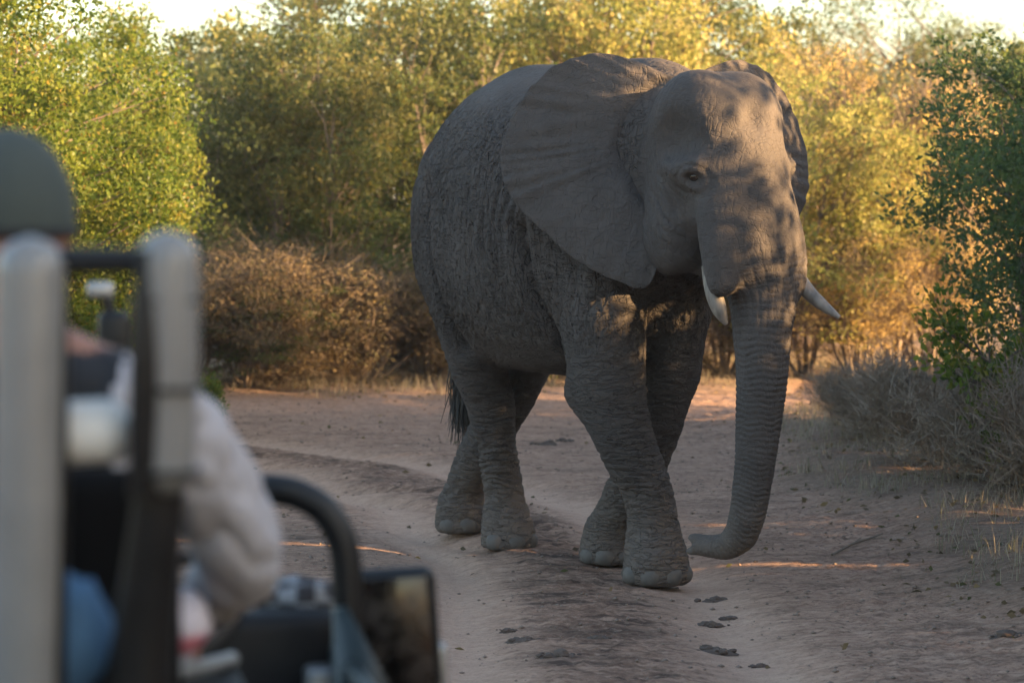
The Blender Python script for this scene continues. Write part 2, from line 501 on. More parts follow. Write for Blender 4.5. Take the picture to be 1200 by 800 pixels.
def px_foot(x, Y, z):
    p = px(x, 600, Y); p[2] = z
    return w2e(p)

TRUNK = np.array([hp(.24, 0, 2.16), hp(.335, 0, 1.93)] + [ep(*q) for q in (
    (893, 335, 12.93), (893, 385, 12.88), (893, 430, 12.86), (890, 480, 12.85), (886, 530, 12.85), (881, 575, 12.86), (876, 603, 12.87), (868, 626, 12.90), (852, 639, 12.96), (834, 640, 13.02), (818, 638, 13.07))])
TRUNK_R = np.array([.215, .205, .180, .150, .134, .120, .106, .097, .092, .086, .072, .061, .052])
TAIL = np.array([(-1.98, 0.0, 2.02), (-2.12, .02, 1.85), (-2.15, .06, 1.55), (-2.12, .10, 1.30), (-2.09, .12, 1.12), (-2.08, .13, 1.0)])

def crease(p, seed, sig=0.16):
    return np.exp(-(noise(p, seed) / sig) ** 2)

def skin_detail(V, N):
    """folds and wrinkles as displacement along the normal; also attributes for the material"""
    n = len(V); D = np.zeros(n)
    bs, bd, bo, L = near_path(V, TRUNK, 70)
    hl = (V - HC) @ HR                                   # head coordinates
    # trunk weight
    z0 = V[:, 2]
    tw = sstep(.30, .55, bs) * (bd < .30) * sstep(.62, .9, (V[:, 0]) ) * (1 - sstep(.235, .30, bd))
    head = sstep(.45, .75, V[:, 0]) * sstep(1.45, 1.6, z0) * (1 - tw)
    leg = (1 - sstep(1.05, 1.35, z0)) * (1 - tw) * (V[:, 0] < 0.95)
    body = np.clip(1 - tw - head - leg, 0, 1)
    # trunk rings, spacing shrinking down the trunk
    ang = np.arctan2(bo @ np.array([0, 1.0, 0]), bo @ np.array([1.0, 0, 0]))
    wob = noise(np.stack([np.cos(ang) * 1.6, np.sin(ang) * 1.6, bs * 6], 1), 3)
    ph = 25 * bs + 4.5 * bs ** 2 + .75 * wob
    ring = np.abs(np.sin(np.pi * ph))
    rmod = .55 + .45 * noise(np.stack([np.cos(ang) * 1.3, np.sin(ang) * 1.3, bs * 14], 1), 5)
    taper = .4 + .6 * sstep(.35, .8, bs); tipfade = 1 - sstep(L - .16, L - .02, bs)
    D -= tw * tipfade * taper * .0100 * (1 - ring) ** 2.5 * np.clip(1.3 * rmod + .15, .1, 1.5)
    # crosswise notches on the trunk's front
    nt = np.abs(np.sin(ang * 13 + 1.2 * noise(np.stack([ang * 2, bs * 4, bs * 0], 1), 8)))
    D -= tw * (1 - sstep(.5, 1.4, bs)) * .0045 * (1 - nt) ** 2 * 1.3
    D += tw * .006 * noise(V * 9, 12)
    # legs: slanting rings of folds, coarser at wrist and ankle
    q = V.copy(); warp = .09 * noise(V * 3, 21)
    q[:, 2] += warp + .25 * V[:, 0] * 0
    c1 = crease(q * np.array([5, 5, 26]), 22, .17); c2 = crease(q * np.array([9, 9, 44]) + 3, 23, .2)
    wrist = np.exp(-((z0 - .50) / .16) ** 2) + .5 * np.exp(-((z0 - .22) / .10) ** 2)
    mod = .45 + .9 * sstep(-.2, .5, noise(V * 2.5, 24)) + .7 * wrist
    low = 1 - sstep(.20, .10, z0) * 0
    D -= leg * (.0068 * c1 * mod + .0028 * c2)
    # body: criss-cross mosaic plus hanging vertical folds behind the shoulder
    q = V + .06 * np.stack([noise(V * 3, 31), noise(V * 3, 32), noise(V * 3, 33)], 1)
    rot = np.array([[1, 0, .5], [0, 1, 0], [-.5, 0, 1]]); rot2 = np.array([[1, 0, -.7], [0, 1, 0], [.7, 0, 1]])
    a1 = crease((q @ rot) * np.array([34, 16, 9]), 34, .17); a2 = crease((q @ rot2) * np.array([9, 16, 34]), 35, .17)
    a3 = crease(q * np.array([15, 8, 2.2]), 36, .2); mm = sstep(-.25, .25, noise(V * 1.3, 40))
    vf = np.exp(-((V[:, 0] + .28) / .42) ** 2) * np.exp(-((z0 - 1.85) / .45) ** 2)
    smooth_top = sstep(2.35, 2.65, z0)
    amp = (1 - .75 * smooth_top) * (.6 + .6 * sstep(-.3, .4, noise(V * 1.7, 37)))
    D -= body * (amp * .0090 * (a1 * (.35 + .65 * mm) + a2 * (1 - .65 * mm)) * (1 - .7 * vf) + .014 * vf * a3)
    D += body * .010 * noise(V * 3.2, 38)
    # the deep folds where thigh and shoulder meet the barrel of the body
    for line, dep, am, bul in (([(503, 215), (516, 262), (536, 312), (556, 362), (574, 402)], 14.75, .045, .026), ([(634, 268), (644, 310), (653, 355), (661, 400), (668, 440)], 13.85, .040, .024), ([(672, 300), (690, 345), (722, 360), (752, 340)], 13.55, .012, .006)):
        L = np.array([ep(a_, b_, dep) for a_, b_ in line]); L[:, 1] = 0
        q2 = V.copy(); q2[:, 1] = 0; _, dd, oo, _ = near_path(q2, L, 20)
        side = np.sign(oo[:, 0]); on_ = sstep(.18, .34, np.abs(V[:, 1])) * (1 - tw) * (1 - head)
        D += on_ * (-am * np.exp(-(dd / .030) ** 2) + bul * np.exp(-((dd - .10) / .065) ** 2))
    # belly and thigh long folds
    D -= body * .006 * crease(q * np.array([7, 7, 3.0]), 39, .12) * (1 - smooth_top)
    # head: fine creases, cheek folds, brow lines
    ch = np.exp(-((hl[:, 0] + .02) / .20) ** 2) * np.exp(-((z0 - 1.98) / .26) ** 2) * sstep(.15, .25, np.abs(hl[:, 1]))
    hq = V + .03 * np.stack([noise(V * 5, 41)] * 3, 1)
    D -= head * (.0026 * crease(hq * np.array([24, 24, 16]), 42, .14) * (.4 + .6 * sstep(-.2, .4, noise(V * 3, 43))))
    D -= head * ch * .014 * crease((hq @ rot2) * np.array([24, 6, 5.0]), 44, .2)
    er = np.hypot((hl[:, 0] - .215) * 1.0, (hl[:, 2] + .175) * 1.25)
    D -= head * (np.abs(hl[:, 1]) > .2) * .008 * np.exp(-((np.sin(er * 78)) / .35) ** 2) * np.exp(-(er / .10) ** 2) * sstep(.03, .05, er)
    D += head * .0035 * noise(V * 9, 45) + head * .0014 * noise(V * 38, 46)
    # soles and feet lumps
    D += leg * .010 * noise(V * 6, 47)
    att = dict(trunk=tw, head=head, leg=leg, ring=ph)
    return D, att

def skin_material():
    M = Mat('elephant_skin')
    tc = M.n('TexCoord'); ob = tc.outputs['Object']
    n1 = M.n('TexNoise', Vector=ob, Scale=2.2, Detail=6.0, Roughness=.6).outputs[0]
    n2 = M.n('TexNoise', Vector=ob, Scale=14.0, Detail=6.0, Roughness=.65).outputs[0]
    v1 = M.n('TexVoronoi', Vector=M.n('VectorMath', _operation='ADD', i0=ob, i1=M.n('VectorMath', _operation='SCALE', i0=M.n('TexNoise', Vector=ob, Scale=20.0).outputs[1], Scale=.03).outputs[0]).outputs[0], Scale=62.0, _feature='DISTANCE_TO_EDGE').outputs[0]
    v2 = M.n('TexVoronoi', Vector=ob, Scale=150.0, _feature='DISTANCE_TO_EDGE').outputs[0]
    dust = M.n('Attribute', _attribute_name='dust').outputs['Fac']
    base = M.ramp(n1, [(.25, (.040, .035, .034)), (.52, (.061, .053, .050)), (.8, (.088, .076, .071))])
    base = M.mix(M.rng(n2, .35, .75, 0, .45), base, (.096, .082, .076))
    base = M.mix(M.math('MULTIPLY', dust, M.rng(n2, .2, .7, .25, .85)), base, (.145, .116, .097))
    M.set(Base_Color=base, Roughness=M.rng(n2, .3, .7, .72, .92))
    M.b.inputs['Specular IOR Level'].default_value = .25
    wr = M.n('Attribute', _attribute_name='wr').outputs['Fac']; lg = M.n('Attribute', _attribute_name='leg').outputs['Fac']
    e1 = M.rng(v1, 0, .18); e2 = M.rng(v2, 0, .22)
    h = M.math('MULTIPLY', M.math('ADD', M.math('MULTIPLY', e1, .55), M.math('MULTIPLY', e2, .25)), M.math('ADD', wr, .15))
    b = M.bump(h, .0022, .7)
    def lines(sc, rot, w):
        mp = M.n('Mapping', Vector=ob, Rotation=rot, Scale=sc)
        nn = M.n('TexNoise', Vector=mp.outputs[0], Scale=1.0, Detail=1.0, Distortion=.5).outputs[0]
        return M.rng(M.math('ABSOLUTE', M.math('SUBTRACT', nn, .5)), 0, w)
    wb = M.math('MULTIPLY', wr, M.math('SUBTRACT', 1.0, lg)); wl = M.math('MULTIPLY', wr, lg)
    for sc, rot, d, wt in (((34, 14, 8), (0, .55, 0), .0075, wb), ((8, 14, 34), (0, .45, 0), .0075, wb), ((16, 10, 4), (0, -.15, 0), .004, wb), ((8, 8, 40), (.12, .1, 0), .007, wl), ((16, 16, 26), (-.3, .3, .4), .004, wl)):
        b = M.bump(M.math('MULTIPLY', lines(sc, rot, .040), wt), d, 1.0, b)
    b = M.bump(M.n('TexNoise', Vector=ob, Scale=90.0, Detail=5.0).outputs[0], .0025, .6, b)
    M.set(Normal=b)
    return M.m

def ear_shell(mirror=False):
    """ear of the right side, traced rim, in the elephant frame"""
    rootP = [ep(*q) for q in ((792, 92, 13.42), (772, 112, 13.40), (758, 140, 13.36), (754, 170, 13.33), (757, 200, 13.30), (764, 230, 13.26), (770, 258, 13.24))]
    rimP = [  # pixel outline, depth
        (770, 82, 13.43), (742, 71, 13.46), (712, 63, 13.52), (684, 65, 13.57), (655, 75, 13.62), (632, 93, 13.66), (612, 117, 13.70), (597, 143, 13.72), (588, 172, 13.72), (588, 199, 13.70),
        (596, 225, 13.64), (614, 250, 13.57), (637, 272, 13.48), (662, 295, 13.39), (690, 314, 13.31), (718, 328, 13.24), (744, 337, 13.17), (758, 336, 13.14), (766, 326, 13.13), (769, 302, 13.14), (769, 278, 13.18)]
    rim = catmull(np.array([ep(*q) for q in rimP]), 241)
    root = catmull(np.array(rootP), 241)
    rim = rim + .010 * np.stack([noise(rim * 14, 58), noise(rim * 14, 59), noise(rim * 14, 60)], 1)
    nu = 60
    u = np.linspace(0, 1, nu)[:, None, None]
    G = root[None] * (1 - u) + rim[None] * u
    # belly of the sheet and folds, along the sheet's facing direction
    fac = E_M @ np.array([.20, -.98, .05]); fac /= np.linalg.norm(fac)
    uu = u[:, :, 0]; vv = np.linspace(0, 1, 241)[None]
    off = .07 * np.sin(np.pi * uu) * np.sin(np.pi * vv) ** .7                  # gently cupped
    off = off - .05 * np.exp(-((uu - .12) / .10) ** 2) * np.sin(np.pi * np.clip(vv * 1.1, 0, 1))   # groove beside the head
    fold = np.sin(vv * 150 + 5.0 * np.sin(vv * 13) + 2.0 * np.sin(vv * 37 + uu * 3) + 3.0 * uu)
    amp = sstep(.25, .80, uu) * (1 - .3 * sstep(.9, 1.0, uu)) * np.exp(-((vv - .40) / .11) ** 2)
    irr = (.35 + .9 * sstep(-.3, .5, noise(np.stack([vv * 14 + 0 * uu, uu * 2 + 0 * vv, 0 * uu + 0 * vv], -1).reshape(-1, 3), 57))).reshape(nu, -1)
    off = off + .014 * amp * fold * irr
    off = off + .010 * sstep(.5, .95, uu) * np.sin(vv * 33 + 1.3) * sstep(.55, .75, vv)
    pts = (G.reshape(-1, 3))
    off = off.reshape(-1) + .018 * noise(pts * 4.5, 51) + .006 * noise(pts * 13, 52) + .0025 * noise(pts * 40, 53)
    # fold-over along the top rim
    roll = (np.exp(-((vv - .10) / .12) ** 2) * sstep(.75, 1.0, uu)).reshape(-1)
    thick = (.012 + .030 * (1 - uu) ** 2 * np.ones_like(vv)) * np.sqrt(np.clip(1 - ((uu - .0) / 1.0) ** 14, 0.02, 1))
    thick = thick.reshape(-1)[:, None]
    A = pts + fac * (off[:, None] + thick * .5); B = pts + fac * (off[:, None] - thick * .5)
    V = np.vstack([A, B]); m = 241; k = nu * m
    i, j = np.meshgrid(np.arange(nu - 1), np.arange(m - 1), indexing='ij'); a = (i * m + j).ravel()
    Qa = np.stack([a, a + 1, a + m + 1, a + m], 1); Qb = Qa[:, ::-1] + k
    rimi = (nu - 1) * m + np.arange(m); Qe = np.stack([rimi[:-1], rimi[1:], rimi[1:] + k, rimi[:-1] + k], 1)
    t0 = np.arange(nu) * m; Qt = np.stack([t0[1:], t0[:-1], t0[:-1] + k, t0[1:] + k], 1)
    t1 = t0 + m - 1; Qu = np.stack([t1[:-1], t1[1:], t1[1:] + k, t1[:-1] + k], 1)
    Q = np.vstack([Qa, Qb, Qe, Qt, Qu])
    if mirror:
        q = (V - HC) @ HR; q[:, 1] *= -1
        # the far ear is held a little further forward
        a_ = math.radians(-42); c, s_ = math.cos(a_), math.sin(a_); piv = np.array([-.25, .20]); q[:, 2] -= .02
        dx = q[:, 0] - piv[0]; dy = q[:, 1] - piv[1]
        q[:, 0] = piv[0] + c * dx - s_ * dy; q[:, 1] = piv[1] + s_ * dx + c * dy
        V = q @ HR.T + HC; Q = Q[:, ::-1]
    # consistent facing
    return V, Q

def build_elephant():
    root = thing('elephant', E_O, 'large grey wrinkled elephant walking along the sandy track with trunk curled', 'elephant', None, E_A)
    Fd = eleph_field(EH)
    V, Q = Fd.surface(); del Fd
    V = relax(V, Q, 3, .5)
    V, Q = subdivide(V, Q)
    N = normals(V, Q)
    Wp = e2w(V) - CAM_P; zc = Wp @ FWD
    ex = 600 + F_PX * Wp[:, 0] / zc; ey = 400 - F_PX * (Wp @ UPV) / zc
    m = np.where(np.hypot(ex - 807, ey - 212) < 5)[0]; c = V[m[np.argmin(zc[m])]]
    cl = (c - HC) @ HR
    EYE = {}
    for s_ in (-1, 1):
        l = cl * np.array([1, -s_ * np.sign(cl[1]) * -1.0 if False else s_ * np.sign(cl[1]), 1])
        p0 = HC + HR @ l; i = np.argmin(np.linalg.norm(V - p0, axis=1)); EYE[s_] = (V[i], N[i])
    D, att = skin_detail(V, N)
    for c, nn in EYE.values():
        q = V - c; w = np.exp(-(np.linalg.norm(q, axis=1) / .13) ** 2)
        D = D * (1 - .8 * np.exp(-(np.linalg.norm(q, axis=1) / .06) ** 2))
        hx = np.cross(nn, [0, 0, 1.0]); hx /= np.linalg.norm(hx); vx = np.cross(hx, nn)
        a = q @ hx; b = q @ vx + .10 * np.abs(q @ hx); r = np.hypot(a / 1.25, b)
        near = np.abs(q @ nn) < .12
        D = D + near * (.004 * np.exp(-((r - .048) / .020) ** 2) - .034 * np.exp(-(np.hypot(a / 1.9, b) / .021) ** 2) - .007 * np.exp(-((r - .074) / .010) ** 2) - .006 * np.exp(-((r - .092) / .010) ** 2) * (b < .02))
    V = V + N * D[:, None]
    bodyn = len(V)
    allV, allQ = [V], [Q]; k = len(V)
    for mir in (False, True):
        v, q = ear_shell(mir); allV.append(v); allQ.append(q + k); k += len(v)
    V = np.vstack(allV); Q = np.vstack(allQ)
    me = mesh_np('body', V, quads=Q)
    dust = np.clip(1.0 - sstep(.05, .75, V[:, 2]) + .22 * sstep(2.35, 2.7, V[:, 2]), 0, 1)
    fattr(me, 'dust', dust)
    pad = np.zeros(len(V) - bodyn)
    wrv = np.clip(.95 * (1 - att['trunk'] - att['head']) + .20 * att['trunk'] + .22 * att['head'], 0, 1) * (1 - .65 * sstep(2.35, 2.6, V[:bodyn, 2]))
    fattr(me, 'wr', np.concatenate([wrv, pad + .30])); fattr(me, 'leg', np.concatenate([att['leg'], pad]))
    body = link('body', me, root, skin_material())
    print('ELEPHANT verts', len(V), 'quads', len(Q))
    # --- tusks
    ivory = Mat('tusk_ivory'); tc = ivory.n('TexCoord')
    nz = ivory.n('TexNoise', Vector=ivory.n('Mapping', Vector=tc.outputs['Object'], Scale=(30, 30, 8)).outputs[0], Scale=1.0, Detail=6.0).outputs[0]
    ivory.set(Base_Color=ivory.ramp(nz, [(.3, (.10, .085, .072)), (.5, (.18, .155, .135)), (.7, (.25, .225, .195))]), Roughness=.5, Normal=ivory.bump(nz, .004, .6))
    for pts, rad in (([(833, 312, 12.86), (835, 330, 12.83), (838, 348, 12.80), (844, 365, 12.78), (851, 380, 12.77)], [.047, .047, .043, .035, .011]),
                     ([(929, 318, 13.02), (938, 331, 12.98), (950, 345, 12.94), (966, 359, 12.89), (984, 372, 12.85)], [.043, .042, .036, .028, .010])):
        P = np.array([ep(*q) for q in pts]); C = catmull(np.hstack([P, np.array(rad)[:, None]]), 18)
        MB().tube(C[:, :3], C[:, 3], 16).build('tusk', ivory.m, root, label='worn grey ivory tusk')
    # --- eyes with lids
    eye = Mat('eye_dark'); eye.set(Base_Color=(.02, .012, .008, 1), Roughness=.12)
    for s_ in (-1, 1):
        bm = bmesh.new(); bmesh.ops.create_uvsphere(bm, u_segments=20, v_segments=14, radius=.033)
        me_e = bpy.data.meshes.new('eye'); bm.to_mesh(me_e); bm.free(); me_e.polygons.foreach_set('use_smooth', [True] * len(me_e.polygons))
        o = link('eye', me_e, root, eye.m); o.location = tuple(EYE[s_][0] - EYE[s_][1] * .046)
    # --- toenails
    nail = simple_mat('toenail', (.095, .084, .076), .75, var=.35, scale=26)
    for (fx, fy, fY, rad, angs) in TOES:
        c = px_foot(fx, fY, 0)
        for a in angs:
            a = math.radians(a); dr = np.array([math.cos(a), math.sin(a), 0]); tn = np.array([-dr[1], dr[0], 0])
            bm = bmesh.new(); bmesh.ops.create_uvsphere(bm, u_segments=14, v_segments=10, radius=1.0)
            for v in bm.verts:
                q = np.array(v.co); sq = np.sign(q) * np.abs(q) ** .8
                p = c + dr * (rad - .034 + .036 * sq[0] - .034 * max(q[2], 0) - .022 * q[1] ** 2) + tn * (.066 * sq[1]) + np.array([0, 0, .050 + .058 * sq[2]])
                v.co = Vector(p)
            me_n = bpy.data.meshes.new('toenail'); bm.to_mesh(me_n); bm.free(); me_n.polygons.foreach_set('use_smooth', [True] * len(me_n.polygons))
            link('toenail', me_n, root, nail)
    # --- tail tuft: long wiry hairs; eyelashes
    hair = simple_mat('tail_hair', (.022, .018, .016), .5, var=.2, scale=30)
    mb = MB(); rg = np.random.default_rng(3)
    for i in range(260):
        t = rg.uniform(.45, 1); base = TAIL[-1] * t + TAIL[3] * (1 - t) + rg.normal(0, .014, 3)
        d = np.array([rg.normal(0, .04), rg.normal(0, .04), -rg.uniform(.25, .56)])
        P = np.array([base, base + d * .5 + np.array([rg.normal(0, .02), rg.normal(0, .02), 0]), base + d])
        mb.tube(P, [.0045, .004, .0015], 4, n=6, cap=False)
    mb.build('tail_hair', hair, root, kind='stuff')
    # --- bristles on the chin, the brow and along the ridge of the forehead
    return root

TOES = [(769, 680, 13.70, .195, (-88, -44, 0, 44, 88)), (716, 660, 14.46, .187, (-88, -44, 0, 44, 88)), (596, 645, 15.05, .172, (-66, -10, 42)), (540, 625, 15.84, .168, (-66, -10, 42))]
EH = .0152
build_elephant()

# ------------------------------------------------------------------ ground and sandy track
def graded(segs):
    """breakpoints with spacing: [(x0, step), (x1, step) ...]"""
    out = [segs[0][0]]
    for (a, sa), (b, sb) in zip(segs[:-1], segs[1:]):
        x = a
        while x < b - 1e-6:
            st = sa + (sb - sa) * (x - a) / (b - a); x += max(st, 1e-3)
            if x < b - .3 * st: out.append(x)
        out.append(b)
    return np.array(out)

def road_mask(x, y):
    """1 on the sandy track, 0 on the verges"""
    right = np.interp(y, [0, 9, 12, 15, 18, 21, 24, 27.5, 40], [2.6, 2.55, 2.5, 2.35, 2.1, 2.15, 2.5, 3.4, 4.2]) + .16 * np.sin(y * 1.3) + .08 * np.sin(y * 3.7)
    left = np.interp(y, [0, 10, 14, 17, 19, 60], [-2.8, -3.0, -3.6, -6.0, -30, -30]) + .15 * np.sin(y * 1.1 + 1)
    far = np.interp(x, [-40, -8, -3, 0, 2.2, 3.2, 5.0, 40], [25.0, 26.2, 26.3, 26.6, 27.2, 28.5, 27.5, 27]) + .2 * np.sin(x * 1.7) + .1 * np.sin(x * 4.1)
    m = np.minimum(np.minimum(right - x, x - left), far - y)
    return m

def track_dist(x, y):
    """signed distances to the two wheel ruts, which swing to the left beyond the elephant"""
    c = np.interp(y, [0, 8, 11, 14, 17, 20, 23, 26], [.55, .50, .46, .35, -.1, -1.3, -4.0, -9.0])
    return x - (c - .66), x - (c + .62)

def ground_h(x, y, fine=True):
    p = np.stack([x, y, np.zeros_like(x)], 1)
    near = 1 - sstep(35, 80, np.hypot(x, y))
    m = road_mask(x, y)
    on = sstep(-.25, .35, m)
    h = .05 * noise(p * .35, 101) + .025 * noise(p * .9, 102)
    h = h + (1 - on) * (.05 + .05 * noise(p * 1.5, 103))
    h = h + .10 * sstep(1.6, 3.2, x) * (1 - sstep(20, 26, y))          # bank on the right
    a, b = track_dist(x, y)
    rut = np.exp(-(a / .24) ** 2) + np.exp(-(b / .24) ** 2)
    mid = np.exp(-((a + b) / 2 / .36) ** 2)
    h = h - .055 * rut * on * (1 - sstep(24, 27, y))
    dist = on * np.clip(1 - rut, 0, 1)
    churn = dist * (.5 + .9 * mid + .8 * sstep(1.3, 1.9, x))
    if fine:
        h = h + churn * (.012 * noise(p * np.array([3.2, 6.5, 1]), 104) + .022 * np.abs(noise(p * np.array([8, 11, 1]), 105)) + .014 * noise(p * 17, 106))
        h = h + .004 * noise(p * np.array([4, 9, 1]), 107) + .0015 * rut * on * np.sin(y * 60 + 2 * noise(p * 3, 108))
        # older curved ruts sweeping left
        for k, (r0, am) in enumerate(((5.0, .03), (5.25, .025), (5.9, .04), (6.35, .045), (7.3, .035), (7.75, .03))):
            r = np.hypot(x + 5.2, y - 13.5)
            h = h - am * np.exp(-((r - r0) / .085) ** 2) * sstep(13.2, 15, y) * sstep(-5.5, -3, x) * sstep(.8, -.2, x)
    return h * near

def build_ground():
    xs = graded([(-1500, 300), (-200, 60), (-40, 6), (-12, .6), (-5, .10), (-3.2, .045), (3.4, .045), (5, .10), (12, .6), (40, 6), (200, 60), (1500, 300)])
    ys = graded([(-300, 60), (-20, 3), (4, .5), (9.5, .06), (10.5, .036), (20, .055), (30, .10), (40, .8), (80, 5), (300, 50), (2500, 400)])
    X, Y = np.meshgrid(xs, ys, indexing='ij'); x = X.ravel(); y = Y.ravel()
    z = ground_h(x, y)
    V = np.stack([x, y, z], 1)
    nx, ny = len(xs), len(ys)
    i, j = np.meshgrid(np.arange(nx - 1), np.arange(ny - 1), indexing='ij'); a = (i * ny + j).ravel()
    Q = np.stack([a, a + ny, a + ny + 1, a + 1], 1)
    cx = x[Q].mean(1); cy = y[Q].mean(1)
    on = road_mask(cx, cy) + .10 * noise(np.stack([cx * 3, cy * 3, cx * 0], 1), 111) > 0
    p = np.stack([x, y, 0 * x], 1)
    A, B = track_dist(x, y); rut = np.exp(-(A / .26) ** 2) + np.exp(-(B / .26) ** 2)
    churn = np.clip(1 - rut, 0, 1) * (.35 + .65 * np.exp(-((A + B) / 2 / .40) ** 2))
    churn = churn * (1 - sstep(24, 27, y))
    # damp, trodden dark patches with their own outlines
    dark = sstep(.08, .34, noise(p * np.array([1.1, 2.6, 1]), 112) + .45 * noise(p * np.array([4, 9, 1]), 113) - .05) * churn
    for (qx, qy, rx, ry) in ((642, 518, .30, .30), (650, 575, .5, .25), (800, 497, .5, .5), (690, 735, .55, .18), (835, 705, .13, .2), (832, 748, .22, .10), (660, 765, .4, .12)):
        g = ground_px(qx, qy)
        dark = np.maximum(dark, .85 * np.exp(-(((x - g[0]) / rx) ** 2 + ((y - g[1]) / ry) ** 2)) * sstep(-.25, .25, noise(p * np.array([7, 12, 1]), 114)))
    M = Mat('sandy_soil'); tc = M.n('TexCoord'); ob = tc.outputs['Object']
    nA = M.n('TexNoise', Vector=ob, Scale=.7, Detail=5.0).outputs[0]
    nB = M.n('TexNoise', Vector=M.n('Mapping', Vector=ob, Scale=(1, 2.2, 1)).outputs[0], Scale=7.0, Detail=8.0, Roughness=.65).outputs[0]
    nC = M.n('TexNoise', Vector=ob, Scale=85.0, Detail=4.0).outputs[0]
    dk = M.n('Attribute', _attribute_name='dark').outputs['Fac']; vg = M.n('Attribute', _attribute_name='verge').outputs['Fac']
    c = M.ramp(nB, [(.30, (.31, .176, .123)), (.5, (.49, .310, .220)), (.70, (.61, .412, .302))])
    c = M.mix(M.rng(nA, .3, .7, 0, .5), c, (.46, .297, .212))
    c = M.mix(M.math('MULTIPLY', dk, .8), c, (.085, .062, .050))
    c = M.mix(M.math('MULTIPLY', vg, M.rng(nB, .3, .65, .25, .9)), c, (.185, .142, .100))
    ch = M.n('Attribute', _attribute_name='churn').outputs['Fac']
    c = M.mix(M.math('MULTIPLY', ch, M.rng(nB, .35, .62, .95, .30)), c, (.165, .099, .071))
    rt = M.n('Attribute', _attribute_name='rut').outputs['Fac']
    c = M.mix(M.math('MULTIPLY', rt, .8), c, M.mix(nB, (.54, .358, .262), (.66, .455, .342)))
    vor = M.n('TexVoronoi', Vector=ob, Scale=38.0).outputs[0]
    c = M.mix(M.rng(nC, .58, .75, 0, .5), c, (.15, .11, .085))
    nE = M.n('TexNoise', Vector=M.n('Mapping', Vector=ob, Scale=(1.7, 4.6, 1)).outputs[0], Scale=1.6, Detail=9.0, Roughness=.68).outputs[0]
    c = M.mix(M.math('MULTIPLY', M.math('MULTIPLY', ch, 1.25, clamp=True), M.rng(nE, .525, .60, 0, .85)), c, (.072, .050, .040))
    nD = M.n('TexNoise', Vector=M.n('Mapping', Vector=ob, Scale=(1, 1.6, 1)).outputs[0], Scale=24.0, Detail=7.0, Roughness=.7).outputs[0]
    grit = M.math('MULTIPLY', M.math('SUBTRACT', 1.0, M.math('MULTIPLY', rt, .7)), M.rng(nD, .50, .66, 0, .75))
    c = M.mix(grit, c, (.105, .070, .054))
    c = M.mix(M.rng(nD, .46, .34, 0, .35), c, (.60, .44, .34))
    M.set(Base_Color=c, Roughness=.95); M.b.inputs['Specular IOR Level'].default_value = .1
    b = M.bump(nB, .05, .8); b = M.bump(nC, .008, .7, b); b = M.bump(nD, .03, .7, b); b = M.bump(M.rng(vor, 0, .45), .006, .5, b)
    M.set(Normal=b)
    vgv = 1 - sstep(-.3, .5, road_mask(x, y) + .25 * noise(p * 1.8, 115))
    for nm, mk in (('dirt_track', on), ('ground', ~on)):
        q = Q[mk]; used = np.zeros(len(V), bool); used[q.ravel()] = True; re = np.cumsum(used) - 1
        me = mesh_np(nm, V[used], quads=re[q])
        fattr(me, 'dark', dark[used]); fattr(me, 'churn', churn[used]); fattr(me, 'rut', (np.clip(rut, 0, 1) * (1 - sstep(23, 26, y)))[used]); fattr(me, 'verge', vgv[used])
        link(nm, me, None, M.m, 'structure')

def gz(x, y):
    return float(ground_h(np.array([float(x)]), np.array([float(y)]))[0])

build_ground()

# ------------------------------------------------------------------ plants
def leaf_material(name, trans=.45, rough=.5):
    M = Mat(name)
    col = M.n('Attribute', _attribute_name='leafcol').outputs['Color']
    M.set(Base_Color=col, Roughness=rough); M.b.inputs['Specular IOR Level'].default_value = .3
    tr = M.n('BsdfTranslucent'); hsv = M.n('HueSaturation', Saturation=1.0, Value=1.5, Color=col); M.t.links.new(hsv.outputs[0], tr.inputs[0])
    mx = M.n('MixShader', i0=trans); M.t.links.new(M.b.outputs[0], mx.inputs[1]); M.t.links.new(tr.outputs[0], mx.inputs[2])
    M.t.links.new(mx.outputs[0], M.N['Material Output'].inputs['Surface'])
    return M.m

LEAF = leaf_material('leaf_green', .52)
DRYLEAF = leaf_material('leaf_dry', .42, .7)
BARK = simple_mat('bark', (.13, .10, .08), .9, var=.4, scale=30, bump=.01)
TWIG = simple_mat('twig', (.155, .115, .082), .9, var=.4, scale=30, bump=.004)

PALETWIG = simple_mat('pale_twig', (.26, .205, .155), .9, var=.35, scale=30, bump=.004)

PAL = {
    'lush':   [(.055, .09, .014, 4), (.09, .13, .019, 5), (.145, .17, .026, 4), (.22, .21, .036, 1.8), (.24, .12, .028, .5)],
    'yellow': [(.13, .155, .04, 3.5), (.21, .215, .06, 4.5), (.30, .28, .085, 4), (.37, .31, .11, 2), (.26, .17, .07, .8)],
    'dark':   [(.052, .085, .030, 5), (.08, .118, .040, 5), (.115, .145, .045, 2), (.17, .165, .05, .8)],
    'olive':  [(.050, .072, .022, 5), (.078, .095, .027, 4), (.12, .118, .034, 3), (.19, .155, .045, 1.2)],
    'brown':  [(.105, .078, .045, 4), (.15, .108, .060, 4), (.21, .15, .070, 1.6), (.085, .085, .035, 1.8)],
    'gold':   [(.42, .29, .11, 4), (.48, .34, .12, 4), (.36, .30, .07, 3), (.50, .38, .18, 2)],
    'grey':   [(.24, .20, .145, 4), (.30, .25, .18, 4), (.19, .175, .10, 2)],
}

def pick(pal, n, rg):
    p = np.array(PAL[pal], float); w = p[:, 3] / p[:, 3].sum()
    c = p[rg.choice(len(p), n, p=w), :3]
    return np.clip(c * rg.uniform(.78, 1.25, (n, 1)), 0, 1)

